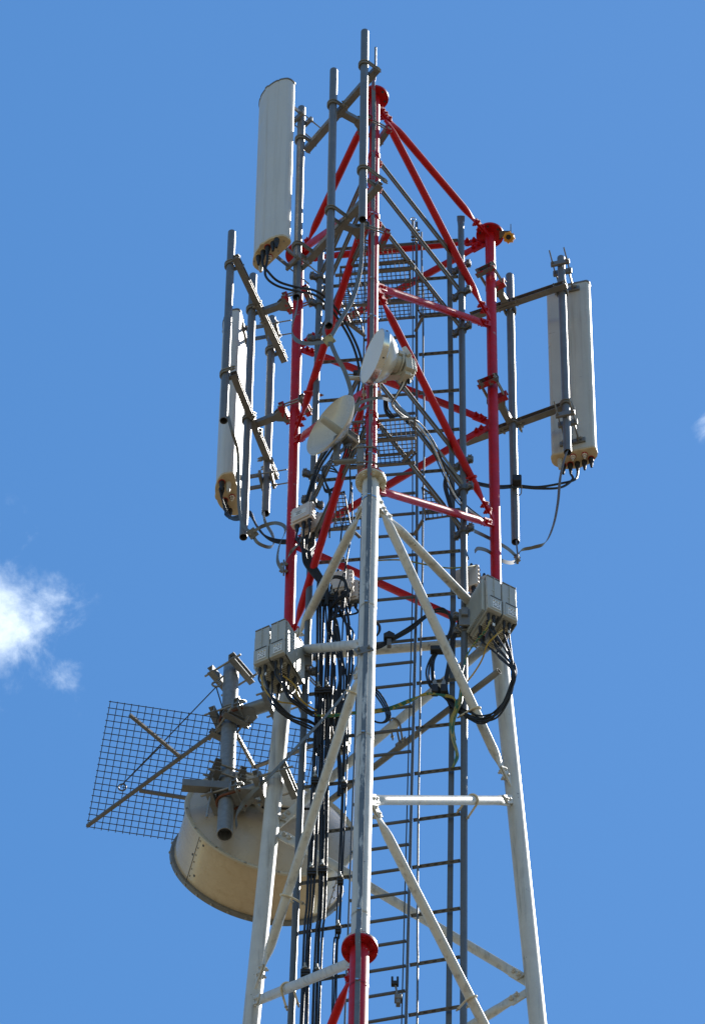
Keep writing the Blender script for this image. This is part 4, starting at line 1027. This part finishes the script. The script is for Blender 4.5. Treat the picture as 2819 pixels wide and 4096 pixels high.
pj = atY(2068, 2236, .60); t_ = thing('joint_plate', 'small bolted clip where the right hand tapes meet', 'plate', pj)
MB().box(pj, X, Y, Z, .02, .05, .07).build('plate', 'galv_dull', t_, bevel=.003)
for h in (-.02, .02): inst('bolt', BOLT['bolt'], pj + Z * h, X, t_, scale=.8)
# tape from the white leg plate to the dish support
cp = onleg(F, 2632) + V((-.02, -(WHT_R + .006), 0)); t_ = thing('joint_plate', 'dark bent plate with studs strapped to the white front leg', 'plate', cp)
MB().box(cp, V((.93, -.1, .36)).normalized(), V((.1, .99, 0)).normalized(), V((-.36, .04, .93)).normalized(), .12, .010, .085).build('plate', 'galv_dull', t_, bevel=.003)
for e in (-1, 1): inst('bolt', BOLT['bolt'], cp + V((e * .035, 0, e * .012)), Y, t_, scale=.9)
tape('flat tape from the white front leg slanting down left to the dish support pipe', [(1440, 2640, -.90), (1415, 2690, -.78), (1385, 2764, -.62), (1300, 2868, -.3), (1216, 2957, .05), (1140, 3040, .3), (1066, 3117, .5), (1000, 3180, .62), (962, 3230, .66), (944, 3270, .66), (948, 3310, .66)], .032, wdirs=V((.1, -.6, .75)))
c = ray_near(1392, 2770, onleg(F, 2595), onleg(L, 3988)); ubolt('strap', c, V((-1, .2, 0)), wd, .04, t_, .006, 'cream', ax=(onleg(L, 3988) - onleg(F, 2595)).normalized(), nuts=False)

# ------------------------------------------------------------------ cables
def cable(label, pts, r=.0078, m='black', group='black cables', jit=0.0, cat='cable', sub=8, raw=False):
    P = [V(p) for p in pts] if raw else px3(pts)
    if jit: P = [P[0]] + [p + V((random.uniform(-jit, jit), random.uniform(-jit, jit), random.uniform(-jit, jit))) for p in P[1:-1]] + [P[-1] + V((random.uniform(-jit, jit), random.uniform(-jit, jit), 0))]
    Q = spline(P, sub); o = MB().tube(Q, r, 8).build('cable', m, loc=min(Q, key=lambda p: p.z))
    return tag(o, label, cat, group)
def bundle(label, path, offs, r, clamps, name='cable_bundle', clampw=.05):
    C = px3(path); C.append(V((C[-1].x + (C[-1] - C[-2]).x, C[-1].y, ZLB + .1)))
    t = thing(name, label, 'cable bundle', C[-1]); Q = spline(C, 8)
    for (ox, oy) in offs:
        ph = random.uniform(0, 6); am = random.uniform(.0015, .004)
        MB().tube([p + V((ox + am * math.sin(p.z * 1.9 + ph), oy + am * math.sin(p.z * 1.3 + ph * 2), 0)) for p in Q], r, 8).build('cable', 'black', t)
    for py in clamps:
        p = min(Q, key=lambda q: abs(proj(q)[1] - py)); x0 = min(o[0] for o in offs) - r; x1 = max(o[0] for o in offs) + r; y0 = min(o[1] for o in offs) - r
        c = MB(); c.box(p + V(((x0 + x1) / 2, (y0) / 2, 0)), X, Y, Z, (x1 - x0) + .006, -y0 + .024, .040); c.box(p + V(((x0 + x1) / 2, (y0) / 2, -.035)), X, Y, Z, (x1 - x0) + .002, -y0 + .016, .02)
        o = c.build('cable_clamp', 'rubber', t, bevel=.004); inst('stud', NUT['bolt'], p + V((0, y0 - .012, .02)), V((-.1, -.4, 1)), o, scale=1.3)
    return t
g5 = [(-.022, 0), (-.004, -.005), (.020, 0), (-.015, -.017), (.006, -.020), (.026, -.016)]
bundle('thick left black cable bundle running down the left bay of the ladder', [(1284, 2330, .13), (1282, 2420, .14), (1277, 2700, .15), (1266, 3000, .16), (1252, 3350, .18), (1240, 3600, .19), (1215, 4060, .22)], g5, .0060, (2402, 2762, 3120, 3505, 3900))
bundle('thick right black cable bundle running down the left bay of the ladder', [(1334, 2350, .13), (1328, 2420, .13), (1312, 2700, .14), (1302, 3000, .16), (1290, 3450, .18), (1284, 3650, .19), (1264, 4060, .21)], g5, .0060, (2395, 2756, 3110, 3492, 3885))
bundle('thin bundle of three black cables close to the front leg', [(1372, 2392, .06), (1390, 2480, .09), (1396, 2580, .11), (1392, 2700, .12), (1380, 3000, .14), (1366, 3400, .16), (1352, 3720, .18), (1334, 4060, .20)], [(-.012, 0), (.001, -.004), (.013, .002)], .0058, (3160, 3530, 3725))
GL = 'jumper cables of the left radio units'
def from_rru(cn_, tail, lab, grp, jit=.006, r=.0068, idx=None):
    for k, c in enumerate(cn_):
        if idx is not None and k not in idx: continue
        tl = px3(tail); tl = [p + V((random.uniform(-.012, .012), random.uniform(-.015, .015), random.uniform(-.03, .02) - .02 * k)) for p in tl]
        cable(lab, [c + Z * .02, c - Z * .09] + tl, r, 'black', grp, raw=True)
from_rru(ll[1], [(1096, 2800, -.06), (1160, 2858, .0), (1230, 2885, .08), (1268, 2910, .13), (1270, 3000, .14)], 'black jumper cable sagging from the outer left radio unit into the bundle', 'jumper cables of the outer left radio unit')
from_rru(lr[1], [(1148, 2762, -.02), (1196, 2812, .03), (1240, 2836, .09), (1276, 2860, .13), (1277, 2960, .14)], 'black jumper cable sagging from the inner left radio unit into the bundle', 'jumper cables of the inner left radio unit')
GR = 'jumper cables of the right radio units'
tailR = [(2052, 2660, -.20), (2040, 2750, -.16), (1990, 2835, -.08), (1930, 2868, 0), (1880, 2858, .05), (1835, 2822, .08), (1785, 2780, .10), (1746, 2745, .11)]
from_rru(rl[1], tailR, 'black jumper cable sweeping round from the finned right radio unit to the ladder', GR, idx=(0, 1, 2, 3))
from_rru(rr2[1], tailR, 'black jumper cable sweeping round from the outer right radio unit to the ladder', 'jumper cables of the outer right radio unit')
for k in range(4):
    j = k * 9
    cable('black cable arching over from the middle rung clamps to the right bay', [(1420, 2600, .11), (1500, 2586 + k * 4, .10), (1560, 2552 + k * 5, .09), (1640, 2508 + k * 5, .08), (1700, 2462 + k * 4, .07), (1745, 2436 + k * 4, .06), (1778 + j * .6, 2440 + k * 6, .06), (1800 + j * .3, 2480, .06), (1796 + j * .2, 2530, .07), (1768 + j * .3, 2582, .08), (1745 + k * 5, 2602, .08), (1716 + k * 7, 2640, .08), (1704 + k * 10, 2690, .09), (1716 + k * 8, 2740, .1), (1744 + k * 6, 2765, .11)], .0068, 'black', 'cables arching over to the right bay', jit=.004)
for k in range(3):
    cable('black cable dropping from the right filter boxes past the rung clamps', [(1862 + 10 * k, 2376, .16), (1850 + 6 * k, 2440, .14), (1822 + 5 * k, 2510, .10), (1800 + 6 * k, 2580, .08), (1790 + 6 * k, 2660, .08), (1776 + 5 * k, 2730, .09), (1776 + 7 * k, 2775, .11), (1800 + 7 * k, 2830, .12)], .0068, 'black', 'cables below the right filter boxes', jit=.004)
t_ = thing('rung_clamp', 'pair of black cable clamps with bolts hanging on a right bay rung', 'clamp', atY(1752, 2740, .07))
for px in (1738, 1774):
    q = atY(px, 2752, .075); MB().box(q - Z * .03, X, Y, Z, .045, .05, .10).build('block', 'rubber', t_, bevel=.006); MB().box(q + Z * .05, X, Y, Z, .028, .03, .05).build('bracket', 'bolt', t_, bevel=.003); inst('stud', NUT['bolt'], q + Z * .07, Z, t_, scale=1.3)
q = atY(1748, 2600, .06); t_ = thing('cable_block', 'black block clamping the arched cables above the right bay rung', 'clamp', q); MB().box(q, X, Y, Z, .10, .05, .06).build('block', 'rubber', t_, bevel=.008)
q = atY(1556, 2548, .08); t_ = thing('cable_block', 'black peaked block holding cables on the rung beside the front leg', 'clamp', q)
MB().prism([(-.04, -.03), (.04, -.03), (.04, .02), (.0, .06), (-.04, .02)], q - Y * .02, X, Z, Y, .04).build('block', 'rubber', t_, bevel=.004); MB().box(q - Z * .09, X, Y, Z, .03, .03, .09).build('stem', 'galv', t_, bevel=.003)
# feeders of the panel antennas
for k, (st, lab) in enumerate((((.02), 'left'), ((-.03), 'right'))):
    c = pa1[1] + pa1[2] * st + pa1[3] * .035; c = V((c.x, c.y, pa1[1].z - .10)); o = 16 * k
    tl = px3([(1062 + o * .6, 1102 - o, -.95), (1106 + o * .5, 1142 - o, -.9), (1190, 1166 - o, -.80), (1262 + o * .3, 1182 - o, -.7), (1322 + o, 1236 - o * .5, -.58), (1386 + o, 1330, -.45), (1424 + o, 1420, -.36), (1438 + o, 1510, -.3), (1424 + o, 1590, -.24), (1392 + o, 1670, -.16), (1330 + o, 1770, -.06), (1278 + o * .8, 1850, .0), (1246 + o * .6, 1930, .04), (1222 + o * .6, 2006, .06)])
    cable('%s black feeder cable looping down from the top panel antenna' % lab, [c, c - Z * .12] + tl, .0095, 'black', 'feeders of the top panel antenna', raw=True)
for k in range(4):
    st = (.12, .07, -.04, -.09)[k]; c = pa2[1] + pa2[2] * st + pa2[3] * .03; c = V((c.x, c.y, pa2[1].z - .10))
    cable('black cable looping from the left panel antenna behind the red leg', [c, c - Z * .06] + px3([(915 + k * 8, 2062 + k * 6, 1.0), (962 + k * 6, 2060 + k * 4, .85), (1000, 2046 + k * 5, .72), (1022 + k * 3, 2096 + k * 4, .66), (1056 + k * 3, 2140 + k * 3, .62), (1106, 2158 + k * 4, .60), (1160, 2160 + k * 4, .56), (1220, 2150, .4), (1262, 2180, .25)]), .008, 'black', 'cables of the left panel antenna', raw=True)
cable('thin wire trailing along the back of the left panel antenna', [(950, 1800, .5), (957, 1900, .6), (958, 2000, .7), (962, 2060, .75)], .004, 'black', 'thin wires')
for k in range(2):
    st = (.045, -.01)[k]; c = pa3[1] + pa3[2] * st + pa3[3] * .033; c = V((c.x, c.y, pa3[1].z - .10)); o = 20 * k
    cable('%s black feeder from the right panel antenna across to the ladder' % ('lower', 'upper')[k], [c, c - Z * .06] + px3([(2288 + o * .5, 1918, .72), (2240, 1936 + 14 - o * .8, .70), (2150, 1954 - o * .3, .66), (2066, 1948 - o * .3, .60), (1990, 1952 - o * .4, .5), (1905, 1936 - o * .3, .34), (1830, 1902, .2), (1790, 1896, .16), (1776 + o * .4, 1940, .13), (1790 + o * .3, 2000, .13), (1808 + o * .3, 2060, .14), (1836 + o * .2, 2130, .16), (1866 + o * .2, 2236, .2)]), .0095, 'black', 'feeders of the right panel antenna', raw=True)
q = atY(2066, 1944, .585); t_ = thing('cable_block', 'black cable clamp on the lower part of the right inner pipe', 'clamp', q); MB().box(q + V((0, -.03, .03)), X, Y, Z, .07, .06, .09).build('block', 'rubber', t_, bevel=.008); ubolt('strap', q + V((0, .035, -.03)), V((0, -1, 0)), MP, .06, t_, .004, nuts=False)
q = atY(1436, 1498, -.42); t_ = thing('cable_block', 'black cable clamp just left of the small drum antenna', 'clamp', q); MB().box(q, X, Y, Z, .09, .05, .055).build('block', 'rubber', t_, bevel=.008); MB().tube([q - X * .08, q], .006, 8).build('stud', 'bolt', t_)
# lines from the small drum radio along the right support bar
for k in range(3):
    o = 8 * k
    cable('%s line from the small drum radio along the right support bar' % ('lower black', 'thin white', 'upper black')[k], [(1612 + o, 1468, -1.05), (1608 + o, 1530, -1.04), (1578 + o * .4, 1590, -.98), (1566 + o * .3, 1620, -.9), (1600 + o, 1664, -.74), (1660 + o, 1706 - o, -.55), (1722 + o, 1790 - o, -.34), (1772 + o * .7, 1900 - o, -.1), (1808 + o * .7, 1980 - o, .05), (1850 + o * .6, 2030 - o * .8, .09), (1935 + o * .3, 2086 - o * .3, .22)], .005 if k != 1 else .006, ('black', 'sticker', 'black')[k], 'lines from the small drum radio')
for k in range(5):
    o = random.uniform(-10, 10)
    cable('slack black line looped under the small drum antenna', [(1540 + o, 1590, -.8), (1545 + o, 1630 + k * 4, -.75), (1570 + o, 1662 + k * 3, -.7), (1598 + o, 1664, -.68), (1640, 1690 + k * 3, -.6)], .006, 'black', 'slack lines under the small drum')
for k in range(3):
    o = 10 * k
    cable('black line dropping from the open dish radio towards the filter box', [(1385 + o, 1785, -.86), (1370 + o, 1830, -.8), (1350, 1860 - o, -.6), (1318, 1862 - o, -.3), (1290, 1870 + o, -.1), (1298, 1920, .0), (1318 + o, 1990 + o, .05), (1302 + o, 2050, .06), (1318, 2130 + o, .08)], .0058, 'black', 'lines from the open dish')
    cable('loop of black line near the lower grating platform', [(1300 - o, 1860 + o, .08), (1330, 1866 + o, .06), (1352 + o * .6, 1900, .05), (1340 + o * .5, 1945, .06), (1306, 1960 + o * .5, .08), (1290, 1935, .1)], .0055, 'black', 'coiled lines near the lower platform')
cable('thin black line hanging left of the front leg past the cream brace', [(1392, 1820, -.3), (1400, 1900, -.2), (1398, 2000, -.1), (1372, 2090, .0), (1362, 2190, .03), (1382, 2260, .05), (1360, 2330, .04), (1336, 2400, .08)], .0055, 'black', 'thin wires hanging left of the front leg')
cable('second thin black line hanging left of the front leg', [(1406, 1930, -.2), (1408, 2050, -.1), (1404, 2140, .0), (1384, 2260, .03), (1378, 2380, .04), (1372, 2480, .06), (1368, 2560, .08)], .0055, 'black', 'thin wires hanging left of the front leg')
# tails below the filter boxes
for k, c in enumerate(fa + fa2):
    cable('black tail below the left filter boxes', [c, c - Z * .10] + px3([(1208 + 7 * k, 2196 + 3 * k, .08), (1216 + 8 * k, 2252, .10), (1248 + 7 * k, 2298, .12), (1280 + 6 * k, 2345, .13), (1282 + 6 * k, 2420, .13)]), .0078, 'black', 'tails of the left filter boxes', raw=True)
for k, c in enumerate(fb + fb2):
    cable('black tail looping below the filter boxes left of the front leg', [c, c - Z * .08] + px3([(1350 - 4 * k, 2440 + 6 * k, .06), (1338 + 2 * k, 2500, .08), (1330 + 9 * k, 2600 + 8 * k, .10), (1330 + 12 * k, 2760, .11), (1322 + 8 * k, 2900, .13)]), .0075, 'black', 'tails of the middle filter boxes', raw=True, jit=.008)
for k in range(3):
    cable('big black loop in front of the middle filter boxes', [(1302 + 4 * k, 2420, .1), (1306 + 3 * k, 2350 - 3 * k, .05), (1328, 2315 - 4 * k, .0), (1362 + 3 * k, 2318 - 4 * k, -.01), (1384 + 3 * k, 2342, -.01), (1380 + 4 * k, 2372 + 3 * k, .0), (1346, 2396 + 4 * k, .04), (1328, 2430, .1)], .0075, 'black', 'loops at the middle filter boxes', jit=.006)
for k in range(4):
    x = 1345 + 8 * k
    cable('black cable crossing from the clamps towards the front leg', [(1330 + 3 * k, 2400 + 5 * k, .12), (x + 12, 2450 + 8 * k, .09), (x + 38, 2510 + 7 * k, .06), (1404 + 2 * k, 2580, .05), (1398 + 3 * k, 2680, .07), (1375 + 4 * k, 2790, .1), (1352 + 6 * k, 2890, .12), (1350 + 5 * k, 2990, .13)], .0068, 'black', 'cables crossing to the front leg', jit=.012)
for k in range(3):
    cable('black cable sagging straight down beside the main bundles', [(1300 + 8 * k, 2380, .12), (1320 + 14 * k, 2560, .09), (1352 + 9 * k, 2660, .08), (1336 + 6 * k, 2800, .1), (1334 + 7 * k, 2900, .12), (1352 + 4 * k, 3050, .13), (1356 + 3 * k, 3180, .14)], .0062, 'black', 'cables beside the main bundles', jit=.014)
for k in range(3):
    cable('black loop hanging right of the front leg under the radio units', [(1470, 2740, .1), (1502 + 6 * k, 2780 - 6 * k, .06), (1532 + 9 * k, 2826, .05), (1546 + 7 * k, 2868, .05), (1530 + 3 * k, 2890, .06), (1496, 2884, .08), (1470, 2850, .1)], .0068, 'black', 'loops right of the front leg')
    cable('black loop hanging on a rung just right of the front leg', [(1480, 2470 + 8 * k, .1), (1510, 2490 + 4 * k, .07), (1520 - 2 * k, 2515, .06), (1508, 2540, .07), (1480, 2552, .1)], .007, 'black', 'rung loops right of the front leg')
cable('brownish cord crossing the ladder right of the front leg, high up', [(1480, 2243, .1), (1600, 2240, .06), (1700, 2258, .05), (1790, 2272, .06), (1860, 2268, .1), (1905, 2262, .2)], .006, 'earth_yellow', 'cords crossing the ladder')
# green and yellow earth wires
for k in range(3):
    cable('green and yellow earth wire running across behind the front leg', [(1262, 2862, .10), (1330, 2858 + 5 * k, .1), (1400, 2850 + 4 * k, .10), (1500, 2842 + 4 * k, .09), (1565, 2828 + 4 * k, .08), (1645, 2796 + 4 * k, .06), (1705, 2780 - 3 * k, .05), (1760 + 10 * k, 2776 + 5 * k, .05), (1806 + 6 * k, 2786 + 6 * k, .05), (1830 - 4 * k, 2826, .05), (1806 + 3 * k, 2862, .05), (1800 + 6 * k, 2912, .06), (1812 + 4 * k, 2960, .06)], .0062, 'earth_wire', 'earth wires across the mast', jit=.003)
for k in range(3):
    cable('green and yellow earth wire hanging down the right bay', [(1842 + 4 * k, 2740 - 8 * k, .05), (1834 + 6 * k, 2800, .045), (1816 + 5 * k, 2850, .05), (1802 + 6 * k, 2900, .055), (1806 + 5 * k, 2950, .055), (1820 + 4 * k, 3000, .055), (1822 + 4 * k, 3030, .06), (1808 + 2 * k, 3070, .065)], .006, ('earth_yellow', 'earth_wire', 'earth_yellow')[k], 'earth wires down the right bay', jit=.002)
cable('green earth wire from the finned right radio unit down the pipe', [(1960, 2480, -.12), (1942, 2520, -.10), (1900, 2570, -.02), (1868, 2620, .03), (1848, 2690, .05), (1838, 2745, .05)], .006, 'earth_wire', 'earth wires of the right radio units')
cable('yellow earth wire from the outer right radio unit down to the pipe', [(2008, 2520, -.16), (1978, 2546, -.16), (1948, 2580, -.12), (1926, 2640, -.04), (1890, 2698, .02), (1850, 2744, .05)], .006, 'yellow', 'earth wires of the right radio units')
cable('yellow earth wire under the outer left radio unit', [(1044, 2700, -.05), (1052, 2742, -.05), (1080, 2786, -.04), (1120, 2808, -.01), (1170, 2816, .04), (1262, 2856, .1)], .006, 'yellow', 'earth wires of the left radio units')
cable('yellow earth wire under the inner left radio unit', [(1118, 2694, -.02), (1150, 2716, .0), (1180, 2744, .02), (1192, 2782, .03), (1222, 2816, .06), (1266, 2842, .1)], .006, 'yellow', 'earth wires of the left radio units')
